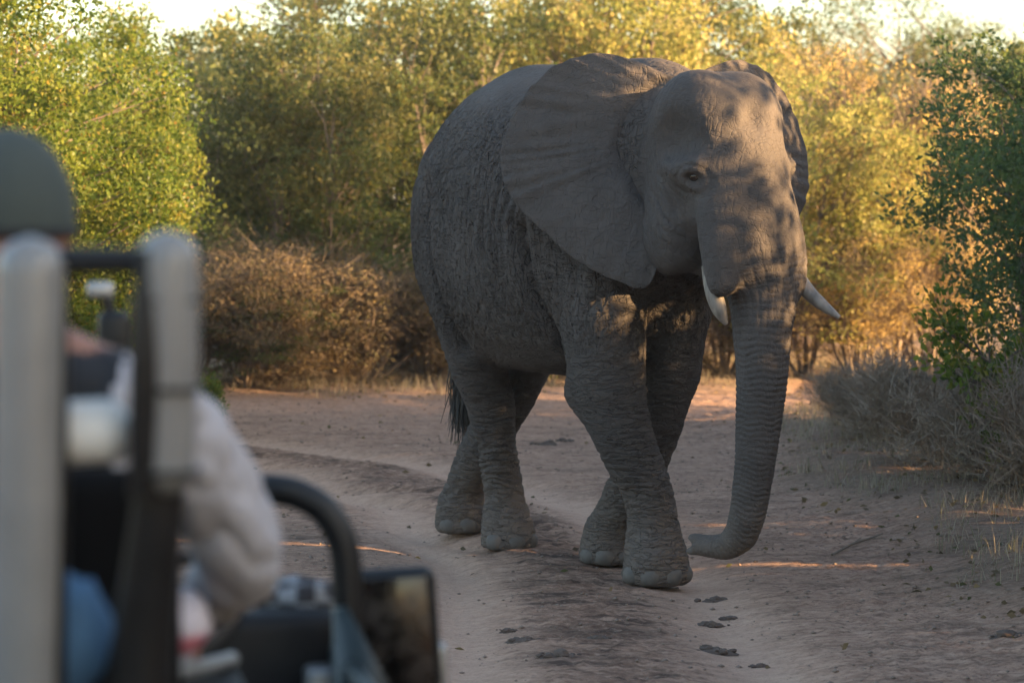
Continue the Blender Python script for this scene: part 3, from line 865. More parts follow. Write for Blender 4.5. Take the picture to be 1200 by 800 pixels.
def leaves_np(C, D, L, W, rg):
    """one folded leaf (two triangles... four corners) at each point C with direction D"""
    n = len(C)
    D = D / (np.linalg.norm(D, axis=1)[:, None] + 1e-9)
    S = np.cross(D, rg.normal(0, 1, (n, 3))); S /= np.linalg.norm(S, axis=1)[:, None] + 1e-9
    U = np.cross(D, S)
    L = L * rg.uniform(.6, 1.25, (n, 1)); W = W * rg.uniform(.7, 1.2, (n, 1))
    a = C; b = C + D * L * .5 + S * W * .5 + U * W * .12; c = C + D * L; d = C + D * L * .5 - S * W * .5 + U * W * .12
    V = np.stack([a, b, c, d], 1).reshape(-1, 3)
    Q = np.arange(4 * n).reshape(n, 4)
    return V, Q

def make_plant(spec, seed):
    """returns (branch mesh, leaf mesh); base at the origin. spec: dict"""
    rg = np.random.default_rng(seed)
    H = spec['h']; R = spec['r']; z0 = spec.get('z0', .08) * H
    nc = spec['clusters']; nl = spec['leaves']; cs = spec.get('csize', .22)
    pts = []
    lob = [(rg.normal(0, .45 * R), rg.normal(0, .45 * R), rg.uniform(.35, .85) * H, rg.uniform(.35, .6)) for _ in range(spec.get('lobes', 7))]
    lob.append((0, 0, .45 * H, .8))
    while len(pts) < nc:
        lx, ly, lz, lr = lob[rg.integers(len(lob))]
        v = rg.normal(0, 1, 3); v /= np.linalg.norm(v); rad = rg.uniform(.35, 1) ** .5
        if spec.get('hollow', True): rad = max(rad, .55)
        q = np.array([lx, ly, lz]) + v * rad * np.array([R * lr, R * lr, H * lr * spec.get('vs', .62)])
        if q[2] < z0 or q[2] > H or np.hypot(q[0], q[1]) > R * min(1, spec.get('waist', 1.0) + q[2] / H * 1.0): continue
        pts.append(q)
    pts = np.array(pts)
    # branches: stems from the base, forking to the clumps
    mb = MB(); ns = spec.get('stems', 6); stems = []
    for k in range(ns):
        a = 2 * np.pi * (k + rg.uniform(-.3, .3)) / ns; lean = rg.uniform(.15, .55) * spec.get('lean', 1)
        top = np.array([math.cos(a) * R * lean, math.sin(a) * R * lean, H * rg.uniform(.5, .8)])
        b0 = np.array([math.cos(a) * .05, math.sin(a) * .05, -.05]) * spec.get('base', 1)
        mid = b0 * .5 + top * .5 + rg.normal(0, .07 * R, 3) * np.array([1, 1, .3]); mid[2] = H * .25
        P = catmull(np.array([b0, mid, top]), 7); stems.append(P)
        mb.tube(P, np.linspace(spec.get('sr', .035), .010, 7), 6)
    nb = min(nc, spec.get('twigs', 200)); tw = spec.get('tr', .006)
    for q in pts[rg.permutation(nc)[:nb]]:
        best = min(stems, key=lambda P: np.min(np.linalg.norm(P[1:] - q, axis=1)))
        low = best[best[:, 2] < max(q[2] - .1 * H, best[1, 2] + 1e-6)]
        if len(low) == 0: low = best[:2]
        s0 = low[np.argmin(np.linalg.norm(low - q, axis=1))]
        m = s0 * .45 + q * .55 + rg.normal(0, .05, 3) * H * .3
        P = catmull(np.array([s0, m, q]), 5)
        mb.tube(P, np.linspace(tw * 1.6, tw * .5, 5), 4, cap=False)
    if spec.get('fine', 0):       # bare twiglets sticking out of each clump
        nf = spec['fine']; c = np.repeat(pts, nf, 0)
        d = rg.normal(0, 1, c.shape); d[:, 2] = np.abs(d[:, 2]) * 1.0 + .2; d /= np.linalg.norm(d, axis=1)[:, None]
        ln = rg.uniform(.5, 1.3, (len(c), 1)) * spec.get('flen', .35); w = spec.get('fw', .006)
        sd = np.cross(d, rg.normal(0, 1, c.shape)); sd /= np.linalg.norm(sd, axis=1)[:, None] + 1e-9
        o = c + rg.normal(0, cs * .6, c.shape)
        bend = rg.normal(0, .12, c.shape) * ln
        V = np.stack([o - sd * w * .5, o + sd * w * .5, o + d * ln * .55 + sd * w * .35 + bend * .5, o + d * ln * .55 - sd * w * .35 + bend * .5, o + d * ln + bend], 1)
        V[..., 2] = np.maximum(V[..., 2], -.02)
        k = np.arange(len(c))[:, None] * 5
        mb.add(V.reshape(-1, 3), k + np.array([[0, 1, 2, 3]]), k + np.array([[3, 2, 4]]))
    br = mb.mesh('branches')
    # leaves
    sz = rg.uniform(.55, 1.35, nc); m = (nl * sz).astype(int); c = np.repeat(pts, m, 0); cz = np.repeat(sz, m)[:, None]
    off = rg.normal(0, 1, c.shape); off /= np.linalg.norm(off, axis=1)[:, None]; off *= (rg.uniform(0, 1, (len(c), 1)) ** .45) * cs * cz
    off[:, 2] *= .8
    P = c + off
    P[:, 2] = np.abs(P[:, 2])
    colr = np.repeat(pick(spec['pal'], nc, rg), m, 0) * .45 + pick(spec['pal'], len(P), rg) * .55
    if 'slit' in spec:           # a narrow parting low in the foliage, open along the sun's direction
        dw = P[:, 0] * math.sin(-SUN_AZ) + P[:, 1] * math.cos(SUN_AZ) - spec['slit']
        ok = (np.abs(dw) > .10) | (P[:, 2] > .52 * H); P = P[ok]; off = off[ok]; c = c[ok]; colr = colr[ok]
    D = off / cs + rg.normal(0, .7, c.shape) + np.array([0, 0, spec.get('up', .1)])
    V, Q = leaves_np(P, D, spec['ll'], spec['lw'], rg)
    col = colr
    me = mesh_np('crown', V, quads=Q, smooth=False)
    cattr(me, 'leafcol', np.repeat(col, 4, 0))
    return br, me

SPECS = {
    'lush':   dict(h=3.55, r=1.9, clusters=1000, leaves=122, csize=.19, ll=.046, lw=.028, pal='lush', lobes=9, stems=8, twigs=260, z0=.10, waist=.50),
    'yellow': dict(h=4.6, r=1.9, clusters=340, leaves=72, csize=.26, ll=.075, lw=.048, pal='yellow', lobes=9, stems=7, twigs=220, z0=.10),
    'olive':  dict(h=4.3, r=2.0, clusters=430, leaves=80, csize=.26, ll=.070, lw=.045, pal='olive', lobes=9, stems=7, twigs=220, z0=.06),
    'dark':   dict(h=3.2, r=1.25, clusters=225, leaves=62, csize=.17, ll=.060, lw=.030, pal='dark', lobes=9, stems=6, twigs=260, z0=.05, up=.3),
    'brown':  dict(h=2.0, r=1.35, clusters=300, leaves=60, csize=.22, ll=.050, lw=.030, pal='brown', lobes=7, stems=12, twigs=300, z0=.03, fine=10, flen=.30, fw=.0055, hollow=False),
    'gold':   dict(h=3.4, r=1.25, clusters=300, leaves=40, csize=.20, ll=.055, lw=.026, pal='gold', lobes=8, stems=14, twigs=330, z0=.06, fine=14, flen=.40, fw=.007, lean=.8, hollow=False),
    'grey':   dict(h=.95, r=.85, clusters=260, leaves=16, csize=.13, ll=.030, lw=.012, pal='grey', lobes=6, stems=16, twigs=200, z0=.02, fine=30, flen=.30, fw=.0055, tr=.004, sr=.010, hollow=False),
    'open':   dict(h=7.5, r=2.6, clusters=260, leaves=85, csize=.36, ll=.10, lw=.055, pal='olive', lobes=10, stems=4, twigs=170, z0=.34, sr=.09, tr=.016, hollow=True, lean=.9, vs=.5),
    'hedge':  dict(h=3.4, r=1.7, clusters=420, leaves=46, csize=.26, ll=.098, lw=.064, pal='olive', lobes=8, stems=7, twigs=150, z0=.02),
}
_cache = {}
def plant(kind, variant, loc, label, cat='bush', group=None, name='bush', s=1.0, sz=None, rz=0.0, dry=False, slit=None):
    if slit is not None:         # leave a narrow parting where the low sun gets through
        w = loc[0] * math.sin(-SUN_AZ) + loc[1] * math.cos(SUN_AZ); nk = kind + '_parted_%d' % len(SPECS)
        SPECS[nk] = dict(SPECS[kind], slit=(slit - w) / s, twigs=40); kind = nk; rz = 0.0
    key = (kind, variant)
    if key not in _cache: _cache[key] = make_plant(SPECS[kind], hash_seed(kind, variant))
    br, lf = _cache[key]
    x, y = loc
    t = thing(name, (x, y, gz(x, y) - .03), label, cat, group, rz); t.scale = (s, s, sz or s)
    o = link('trunk', br, t); l = link('crown', lf, t)
    if not br.materials: br.materials.append((PALETWIG if kind == 'grey' else TWIG) if dry else BARK)
    if not lf.materials: lf.materials.append(DRYLEAF if dry else LEAF)
    return t

def hash_seed(kind, v): return sum(ord(c) * (i + 3) for i, c in enumerate(kind)) * 7 + v * 101

def at(pxx, Y): return ((pxx - 600) / F_PX * Y, Y)

BACK = 'bushes behind the track'
plant('lush', 0, at(-92, 20.0), 'dense round green bush with sunlit leaves beside the vehicle', 'bush', None, 'leafy_bush', 1.06, 1.07)
# row behind the elephant, left to right
plant('lush', 0, at(-5, 23.0), 'green bush close behind the dense round one', 'bush', None, 'leafy_bush', 1.0, 1.12, 2.0)
plant('olive', 0, at(330, 29.0), 'dark olive bush in shade behind the brown scrub', 'bush', None, 'olive_bush', .95, .90, 1.0)
plant('olive', 1, at(480, 30.5), 'olive green bush behind the elephant rump', 'bush', None, 'olive_bush', 1.0, 1.05, 2.2)
plant('yellow', 0, at(400, 35.0), 'tall yellow green bush rising behind the dark olive bush', 'bush', None, 'yellow_bush', 1.15, 1.22, 0.4)
plant('yellow', 1, at(250, 36.0), 'yellow green bush showing between the round bush and the olive bush', 'bush', None, 'yellow_bush', 1.0, .95, 2.0)
plant('yellow', 1, at(600, 34.0), 'yellow green bush directly behind the elephant back', 'bush', None, 'yellow_bush', 1.15, 1.25, .8)
plant('yellow', 0, at(735, 33.0), 'yellow green bush behind the elephant head', 'bush', None, 'yellow_bush', 1.15, 1.22, 3.1)
plant('olive', 0, at(850, 36.0), 'olive bush rising behind the far ear', 'bush', None, 'olive_bush', 1.2, 1.10, 2.6)
plant('yellow', 0, at(945, 28.8), 'bright yellow bush in full sun right of the tusk', 'bush', None, 'yellow_bush', .78, .76, 4.4)
plant('gold', 0, at(1050, 30.3), 'dry golden bush with bare twigs in full sun', 'bush', None, 'golden_bush', 1.15, 1.10, .3, True)
plant('gold', 1, at(1115, 33.0), 'dry golden bush half hidden by the dark green bush', 'bush', None, 'golden_bush', 1.1, .98, 1.3, True)
plant('open', 0, at(1085, 52.0), 'tall open tree far behind the golden bush', 'tree', None, 'tree', 1.0, .92, 1.0)
plant('olive', 1, at(1000, 44.0), 'dusky bush below the tall open tree', 'bush', None, 'olive_bush', 1.15, 1.0, 4.0)
plant('olive', 0, at(1200, 42.0), 'dusky bush behind the dark green bush', 'bush', None, 'olive_bush', 1.15, 1.05, 5.0)
plant('brown', 0, at(310, 27.6), 'brown dry scrub in front of the dark olive bush', 'scrub', None, 'dry_scrub', 1.0, .78, .2, True)
plant('brown', 1, at(420, 27.8), 'brown dry scrub left of the elephant hind legs', 'scrub', None, 'dry_scrub', 1.05, .70, 1.7, True)
plant('brown', 0, at(505, 28.2), 'brown dry scrub behind the elephant tail', 'scrub', None, 'dry_scrub', .85, .60, 2.9, True)
plant('brown', 1, at(215, 27.0), 'brown dry scrub behind the padded post', 'scrub', None, 'dry_scrub', .95, .72, 3.9, True)
plant('brown', 1, at(640, 29.5), 'brown dry scrub seen under the elephant belly', 'scrub', None, 'dry_scrub', .8, .55, 5.1, True)
plant('brown', 0, at(850, 29.3), 'low brown scrub behind the hanging trunk', 'scrub', None, 'dry_scrub', .8, .62, 4.2, True)
# right side
plant('dark', 0, at(1262, 19.5), 'dark green bush in shade at the right verge', 'bush', None, 'dark_bush', 1.05, .97, .6, False, 19.0)
plant('dark', 1, at(1300, 18.2), 'dark green bush overlapping the grey scrub', 'bush', None, 'dark_bush', .95, .95, 2.4, False, 19.0)
plant('grey', 0, at(1105, 18.6), 'grey twiggy scrub at the edge of the track', 'scrub', None, 'grey_scrub', .95, .75, .1, True)
plant('grey', 1, at(1190, 17.4), 'grey twiggy scrub under the dark green bush', 'scrub', None, 'grey_scrub', 1.0, .8, 1.1, True)
plant('grey', 0, at(1035, 20.6), 'small grey scrub behind the trunk on the verge', 'scrub', None, 'grey_scrub', .65, .55, 2.1, True)
plant('grey', 1, at(1240, 16.4), 'grey twiggy scrub nearest the bank of bare soil', 'scrub', None, 'grey_scrub', .85, .85, 3.1, True)
# the thicket along the right side of the track, outside the picture, that shades the track
rg_ = np.random.default_rng(11)
def thicket(x, w, s=1.0, sz=1.0):
    # w runs across the direction of the low sun, so that one lane stays open towards the elephant's face
    a = -SUN_AZ
    return (x, (w - math.sin(a) * x) / math.cos(a), s, sz)
SHADE = [thicket(6.1, 11.13, 1, 1.24), thicket(9.4, 10.95, 1, 1.38), thicket(5.3, 11.6, .62, .50), thicket(6.4, 12.8, .55, .72), thicket(8.6, 12.85, .55, .80)]
SHADE += [thicket(6.0 + .3 * (k % 2), w, 1.0, 1.05 if w > 5 else 1.3) for k, w in enumerate((8.9, 6.7, 4.6, 2.7, .8, 16.4, 20.95, 22.9))]
SHADE += [thicket(7.8 + .3 * (k % 2), w, 1.0, 1.05 if w > 5 else 1.4) for k, w in enumerate((9.9, 7.7, 5.6, 3.6, 1.7, 15.9, 21.7))]
for k, (x, y, s, sz) in enumerate(SHADE):
    plant('hedge', k % 2, (x, y), 'olive bush in the thicket along the right side of the track', 'bush', 'thicket bushes along the right side', 'olive_bush', s, sz, float(rg_.uniform(0, 6)))
plant('open', 1, thicket(9.3, 25.6)[:2], 'tall tree beyond the end of the right thicket', 'tree', None, 'tree', .85, .80, 2.0)
plant('dark', 0, at(285, 26.9), 'low olive shrub in front of the brown scrub', 'bush', None, 'dark_bush', .8, .34, 2.0)
plant('dark', 1, at(395, 29.0), 'olive shrub rising out of the brown scrub', 'bush', None, 'dark_bush', .9, .62, 1.0)
for xx, ww, zz, sl in ((6.2, 14.40, 1.4, 13.9), (9.5, 14.48, 1.45, 13.9), (6.3, 18.5, 1.05, 19.0), (8.1, 17.6, 1.05, 19.0), (7.8, 19.6, 1.05, 19.0)):
    plant('hedge', 0, thicket(xx, ww)[:2], 'olive bush in the thicket along the right side of the track', 'bush', 'thicket bushes along the right side', 'olive_bush', 1.0, zz, 0.0, False, sl)
plant('gold', 1, at(1003, 28.4), 'low amber bush at the foot of the bright yellow bush', 'bush', None, 'golden_bush', .75, .48, 2.2, True)
plant('gold', 0, at(1085, 28.6), 'low amber bush beside the dark green bush', 'bush', None, 'golden_bush', .8, .52, 3.3, True)
plant('gold', 0, at(905, 29.5), 'low amber bush behind the hanging trunk', 'bush', None, 'golden_bush', .7, .40, 4.1, True)

# ------------------------------------------------------------------ open vehicle in the foreground
V_O = np.array([-1.0, 4.0, 0.0]); V_A = math.radians(11.0)
V_R = np.array([math.cos(V_A), math.sin(V_A), 0]); V_F = np.array([-math.sin(V_A), math.cos(V_A), 0])
V_M = np.stack([V_R, V_F, np.array([0, 0, 1.0])], 0)
def vl(p): return (np.asarray(p, float) - V_O) @ V_M.T
def vp(x, y, Y): return vl(px(x, y, Y))

pad_m = simple_mat('grey_padding', (.185, .19, .195), .34, var=.25, scale=9)
padlight_m = simple_mat('pale_padding', (.66, .65, .62), .6, var=.10, scale=9)
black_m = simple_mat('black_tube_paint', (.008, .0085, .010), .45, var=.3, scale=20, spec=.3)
seat_m = simple_mat('black_seat_cloth', (.004, .004, .0045), .9, var=.3, scale=40, spec=.1)
dash_m = simple_mat('black_dashboard', (.007, .0075, .009), .6, var=.3, scale=30, spec=.25)
paint_m = simple_mat('dark_green_paint', (.010, .020, .022), .4, var=.2, scale=12)
metal_m = simple_mat('worn_grey_metal', (.34, .34, .34), .45, metallic=.6, var=.25, scale=25)
rubber_m = simple_mat('tyre_rubber', (.02, .02, .02), .85, var=.3, scale=40, bump=.006)

def pad_profile(P, r, n=26, round0=True, round1=True):
    """padding round a tube with rounded ends"""
    C = catmull(np.asarray(P, float), n); L = np.concatenate([[0], np.cumsum(np.linalg.norm(np.diff(C, axis=0), axis=1))]); T = L[-1]
    R = np.full(n, r)
    u = np.concatenate([np.linspace(0, r, 7) ** 1.0, np.linspace(r, T - r, n), np.linspace(T - r, T, 7)])
    C = np.stack([np.interp(u, L, C[:, k]) for k in range(3)], 1)
    d = np.minimum(u if round0 else 9, (T - u) if round1 else 9); d = np.minimum(d, r)
    R = r * np.sqrt(np.clip(1 - (1 - d / r) ** 2, .01, 1))
    return C, R

def build_vehicle():
    root = thing('safari_vehicle', V_O, 'open safari vehicle with padded grab frame, black dashboard and side mirror', 'vehicle', None, V_A)
    Z = lambda x, Y, z: vl(np.array([px(x, 400, Y)[0], Y, z]))
    # padded grab frame behind the driver's seat
    C, R = pad_profile([vp(36, 277, 3.05), vp(36, 420, 3.05), vp(33, 620, 3.06), vp(28, 830, 3.08), Z(26, 3.10, 1.15)], .041)
    MB().tube(C, R, 20).build('post_padding', pad_m, root)
    MB().tube([vp(34, 310, 3.06), Z(22, 3.11, .86)], .02, 12).build('post', black_m, root)
    C, R = pad_profile([vp(196, 270, 3.05), vp(197, 360, 3.05), vp(195, 470, 3.06), vp(192, 580, 3.07)], .0365)
    MB().tube(C, R, 20).build('post_padding', pad_m, root)
    MB().tube([vp(192, 300, 3.06), vp(188, 560, 3.08), vp(165, 820, 3.12), Z(160, 3.13, .86)], [.021, .030, .038, .038], 14, n=16).build('post', black_m, root)
    MB().tube([vp(30, 306, 3.06), vp(200, 306, 3.06)], .0165, 12).build('crossbar', black_m, root)
    C, R = pad_profile([vp(48, 508, 3.10), vp(100, 506, 3.10), vp(157, 502, 3.10)], .038)
    MB().tube(C, R, 20).build('crossbar_padding', padlight_m, root)
    MB().tube([vp(30, 508, 3.10), vp(192, 500, 3.10)], .016, 10).build('crossbar', black_m, root)
    # black strips down the dark side of each pad, standing in for shade
    MB().tube([vp(172, 292, 3.03), vp(171, 420, 3.03), vp(170, 580, 3.05)], [.012, .019, .019], 12, n=14).build('padding_shade_strip', black_m, root)
    MB().tube([vp(71, 300, 3.05), vp(70, 500, 3.05), vp(66, 830, 3.08)], [.008, .011, .011], 10, n=14).build('padding_shade_strip', black_m, root)
    for yy in (352, 455, 552):
        c = vp(196, yy, 3.055); MB().tube([c + .0385 * np.array([math.cos(t), math.sin(t), 0]) for t in np.linspace(0, 2 * np.pi, 25)], .0035, 6, cap=False).build('padding_strap', black_m, root)
    # driver's seat
    c = vp(120, 690, 3.34)
    sm = MB().box((c[0] - .19, c[1] - .05, 1.16), (c[0] + .10, c[1] + .05, 1.655), .04)
    sm.build('seat_back', seat_m, root)
    MB().box((c[0] - .21, c[1] + .04, 1.05), (c[0] + .26, c[1] + .52, 1.18), .05).build('seat_cushion', seat_m, root)
    MB().box((c[0] - .19, c[1] - .02, .86), (c[0] + .24, c[1] + .48, 1.06), .01).build('seat_box', dash_m, root)
    # dashboard with steering wheel
    d0 = vp(404, 716, 4.62)
    MB().box((-.74, d0[1] - .02, .95), (d0[0] - .005, d0[1] + .42, d0[2]), .03).build('dashboard', dash_m, root)
    g = vp(372, 790, 4.55); MB().box((g[0] - .02, g[1] - .02, g[2] - .1), (g[0] + .05, g[1] + .06, g[2] + .012), .012).build('switch_box', metal_m, root)
    wc = vl(np.array([-.62, 4.22, 1.40])); a = np.linspace(0, 2 * np.pi, 33)
    tilt = math.radians(38); ex = np.array([1.0, 0, 0]); ey = np.array([0, math.sin(tilt), math.cos(tilt)]) * 1.0
    rim = [wc + .185 * (math.cos(t) * ex + math.sin(t) * ey) for t in a]
    sw = MB().tube(rim, .015, 8, cap=False).build('steering_wheel', black_m, root)
    sp = MB()
    for t in (0.2, math.pi - .2, -math.pi / 2): sp.tube([wc, wc + .18 * (math.cos(t) * ex + math.sin(t) * ey)], .011, 6)
    ax = np.cross(ex, ey); ax = ax if ax[1] > 0 else -ax
    sp.tube([wc - ax * .02, wc + ax * .35], .028, 10); sp.build('spokes', black_m, sw)
    # console with bright edge beside the seat
    k0 = vp(190, 792, 3.75); k1 = vp(272, 772, 4.05)
    MB().tube([k0, k1], .012, 8).build('console_edge', metal_m, root)
    MB().box((k0[0] - .05, k0[1], .86), (k1[0] + .01, k1[1], min(k0[2], k1[2]) - .012), .01).build('console', dash_m, root)
    # bent grab tube in front of the door opening
    tp = [vp(270, 574, 4.52), vp(318, 573, 4.50), vp(352, 580, 4.50), vp(382, 600, 4.50), vp(401, 635, 4.50), vp(407, 680, 4.50), vp(409, 760, 4.50), Z(410, 4.50, .95)]
    MB().tube(tp, .0265, 14, n=48).build('grab_tube', black_m, root)
    MB().tube([tp[0], vl(np.array([px(268, 574, 4.52)[0] - .25, 4.75, 1.50])), vl(np.array([-.95, 4.85, 1.25]))], .0265, 12, n=16).build('grab_tube', black_m, root)
    # wing mirror
    m0 = vp(462, 742, 4.72); Rz = Matrix.Translation(Vector(m0)) @ Matrix.Rotation(math.radians(-14), 4, 'Z') @ Matrix.Rotation(math.radians(-4), 4, 'Y')
    hs = MB().box((-.080, .0, -.115), (.080, .045, .118), .022, Rz).build('side_mirror', black_m, root)
    G = Mat('dusty_mirror_glass'); tc = G.n('TexCoord'); nz = G.n('TexNoise', Vector=tc.outputs['Object'], Scale=14.0, Detail=5.0).outputs[0]
    G.set(Base_Color=G.mix(G.rng(nz, .35, .75, 0, .6), (.075, .066, .062), (.075, .062, .055)), Metallic=G.rng(nz, .45, .75, .95, .4), Roughness=G.rng(nz, .35, .7, .08, .5))
    MB().box((-.066, -.004, -.100), (.066, .006, .103), .003, Rz).build('mirror_glass', G.m, hs)
    MB().tube([np.array(Rz @ Vector((-.04, .03, -.09))), np.array(Rz @ Vector((-.10, .03, -.2))), Z(412, 4.50, 1.12)], .014, 8, n=10).build('mirror_arm', black_m, hs)
    b0 = vp(517, 785, 4.74); MB().box((b0[0] - .02, b0[1], b0[2] - .06), (b0[0] + .014, b0[1] + .03, b0[2] + .05), .012).build('housing_highlight', metal_m, hs)  # pale metal block standing in for highlights on the back of the housing
    # door panel, slanting top
    q = [vp(392, 715, 4.42), vp(408, 712, 4.42), vp(455, 800, 4.36), Z(470, 4.34, .8), Z(388, 4.42, .8)]
    V = np.array([p for p in q] + [p + np.array([0, .03, 0]) for p in q]); n = 5
    Tt = [[0, 2, 1], [0, 3, 2], [0, 4, 3], [5, 6, 7], [5, 7, 8], [5, 8, 9]]
    Qd = [[i, (i + 1) % n, n + (i + 1) % n, n + i] for i in range(n)]
    MB().add(V, Qd, Tt).build('door_panel', paint_m, root, smooth=False)
    # rear-view mirror on a stalk at the windscreen
    Y = 5.1
    st = MB().tube([vp(118, 338, Y), vp(126, 352, Y), vp(131, 385, Y), vp(135, 420, Y), Z(142, Y, 1.2)], [.012, .012, .010, .010, .012], 8, n=16).build('mirror_stalk', black_m, root)
    c = vp(133, 400, Y - .03); MB().box((c[0] - .030, c[1] - .02, c[2] - .058), (c[0] + .030, c[1] + .02, c[2] + .058), .016).build('rear_view_mirror', black_m, root)
    c = vp(118, 340, Y); MB().box((c[0] - .026, c[1] - .02, c[2] - .016), (c[0] + .026, c[1] + .02, c[2] + .016), .010).build('mirror_clamp', metal_m, root)
    # body: tub, bonnet, wings, wheels
    MB().box((-.86, -4.6, .78), (.80, 1.15, .86), .01).build('floor_pan', dash_m, root)
    for sx in (-.86, .775): MB().box((sx, -4.6, .55), (sx + .03, .45, 1.22), .012).build('side_panel', paint_m, root)
    MB().box((-.72, 1.20, .62), (.55, 2.55, 1.04), .06).build('bonnet', paint_m, root)
    for sx in (-.86, .47): MB().box((sx, 1.10, .50), (sx + .33, 2.60, .92), .07).build('front_wing', paint_m, root)
    MB().box((-.80, 2.60, .42), (.72, 2.72, .58), .02).build('bumper', black_m, root)
    for (wx, wy) in ((-.78, 1.85), (.70, 1.85), (-.78, -2.9), (.70, -2.9)):
        t = np.linspace(0, 2 * np.pi, 41)
        w = link('wheel', None, root); w.location = (wx, wy, .385)
        MB().tube([(0, .29 * math.cos(k), .29 * math.sin(k)) for k in t], .098, 10, cap=False).build('tyre', rubber_m, w)
        MB().tube([(-.08, 0, 0), (-.05, 0, 0), (.05, 0, 0), (.08, 0, 0)], [.13, .21, .21, .13], 20).build('rim', metal_m, w)
    return root

def build_guide():
    base = px(13, 400, 3.62); cx, cy = base[0], 3.62
    root = thing('person', (cx, cy, .86), 'person in a dark green cap and grey shirt sitting in the open vehicle', 'person')
    o = np.array([cx, cy, .86])
    W = lambda x, y, Y: px(x, y, Y) - o
    Fd = Field((-.55, -.35, -.03), (.50, .85, 1.35), .009)
    hc = W(10, 262, 3.62)
    Fd.ellipsoid(hc + np.array([0, 0, .02]), (.076, .098, .110), k=.03)
    Fd.ellipsoid(hc + np.array([0, .045, -.05]), (.058, .060, .072), k=.04)          # jaw
    Fd.ellipsoid(hc + np.array([0, .105, -.02]), (.013, .022, .022), k=.02)          # nose
    for s_ in (-1, 1):
        Fd.ellipsoid(hc + np.array([.079 * s_, -.005, -.01]), (.010, .020, .033), k=.012)   # ears
        Fd.ellipsoid(hc + np.array([.030 * s_, .094, .012]), (.016, .012, .010), k=.012, sub=True)
    Fd.ellipsoid(hc + np.array([0, .100, -.068]), (.024, .010, .006), k=.008, sub=True)
    Fd.sweep([hc + np.array([0, -.02, -.06]), hc + np.array([0, -.03, -.15]), hc + np.array([0, -.04, -.22])], [.055, .058, .075], k=.04, n=8)
    sh = hc + np.array([0, -.04, -.245])
    hip = np.array([0.0, -.02, .35])
    Fd.sweep([sh + np.array([0, 0, .03]), sh + np.array([0, .01, -.10]), (sh + hip) / 2, hip + np.array([0, 0, .06]), hip], [.14, .185, .165, .165, .165], [.085, .115, .110, .125, .12], side=(1, 0, 0), k=.06, n=14)
    el = W(284, 655, 3.76); shr = W(176, 490, 3.58); wr = W(218, 728, 4.02); hr = wr + np.array([-.03, .075, .015])
    Fd.sweep([sh + np.array([.10, 0, .01]), shr, shr * .5 + el * .5 + np.array([.012, 0, .012]), el, el * .5 + wr * .5 + np.array([.0, .0, -.004]), wr], [.070, .078, .074, .066, .052, .036], k=.04, n=22)
    ell = np.array([-.30, .10, sh[2] - .27]); wl_ = np.array([-.02, .44, .57]) ; wl_ = np.array([-.15, .47, .58])
    Fd.sweep([sh + np.array([-.10, 0, .01]), sh + np.array([-.19, .01, -.03]), (sh + np.array([-.19, 0, -.03])) * .5 + ell * .5, ell, ell * .5 + wl_ * .5, wl_], [.070, .078, .070, .060, .048, .034], k=.04, n=22)
    hl_ = wl_ + np.array([.02, .08, .02])
    for w0, h0, s_ in ((wr, hr, 1), (wl_, hl_, -1)):
        Fd.sweep([w0, w0 * .4 + h0 * .6, h0], [.030, .040, .040], [.022, .020, .018], side=(1, 0, 0), k=.02, n=8)
        for j, (fx, ln) in enumerate(((-.030, .062), (-.010, .074), (.011, .070), (.031, .055))):
            b = h0 + np.array([fx, .0, .0]); Fd.sweep([b - np.array([0, .02, 0]), b + np.array([0, ln * .5, .016]), b + np.array([0, ln * .85, -.006]), b + np.array([0, ln * .7, -.030])], [.0105, .010, .009, .008], k=.006, n=8)
        th = w0 * .5 + h0 * .5 + np.array([-.034 * s_, 0, 0]); Fd.sweep([th, th + np.array([-.026 * s_, .030, -.008]), th + np.array([-.022 * s_, .060, -.022])], [.013, .012, .009], k=.010, n=7)
    for s_ in (-1, 1):
        kn = np.array([.13 * s_, .48, .42]); an = np.array([.12 * s_, .58, .07])
        Fd.sweep([hip + np.array([.09 * s_, .02, 0]), hip * .5 + kn * .5 + np.array([.045 * s_, 0, .01]), kn], [.095, .088, .066], k=.05, n=10)
        Fd.sweep([kn, kn * .5 + an * .5 + np.array([0, -.015, 0]), an], [.064, .060, .045], k=.03, n=10)
        Fd.sweep([an + np.array([0, -.05, -.035]), an + np.array([0, .06, -.045]), an + np.array([0, .16, -.05])], [.045, .045, .035], [.045, .040, .028], k=.03, n=8)
    V, Q = Fd.surface(); V = relax(V, Q, 3)
    N = normals(V, Q)
    # regions: 0 skin, 1 grey sleeves, 2 dark vest, 3 trousers, 4 boots
    armd = np.minimum(near_path(V, np.array([shr, (shr + el) / 2, el, (el + wr) / 2, wr]), 24)[1], near_path(V, np.array([sh + np.array([-.19, .01, -.03]), ell, wl_]), 24)[1])
    dw = np.minimum(np.linalg.norm(V - wr, axis=1), np.linalg.norm(V - wl_, axis=1))
    hand = np.minimum(np.linalg.norm(V - hr, axis=1), np.linalg.norm(V - hl_, axis=1)) < .115
    reg = np.full(len(V), 2)
    reg[(armd < .095) & (V[:, 1] > -.2)] = 1
    reg[V[:, 2] > sh[2] + .075] = 0
    reg[hand & (V[:, 1] > min(wr[1], wl_[1]) - .02)] = 0
    low = (V[:, 2] < .45) & (reg != 0) & (reg != 1); reg[low] = 3
    reg[V[:, 2] < .10] = 4
    cloth = (reg == 1)
    folds = .010 * noise(V * np.array([16, 16, 9]), 61) - .010 * crease(V * np.array([15, 12, 11]) + .2 * noise(V * 6, 62)[:, None], 63, .2)
    V = V + N * (folds * (cloth + .6 * (reg == 2) + .6 * (reg == 3)))[:, None]
    me = mesh_np('body', V, quads=Q)
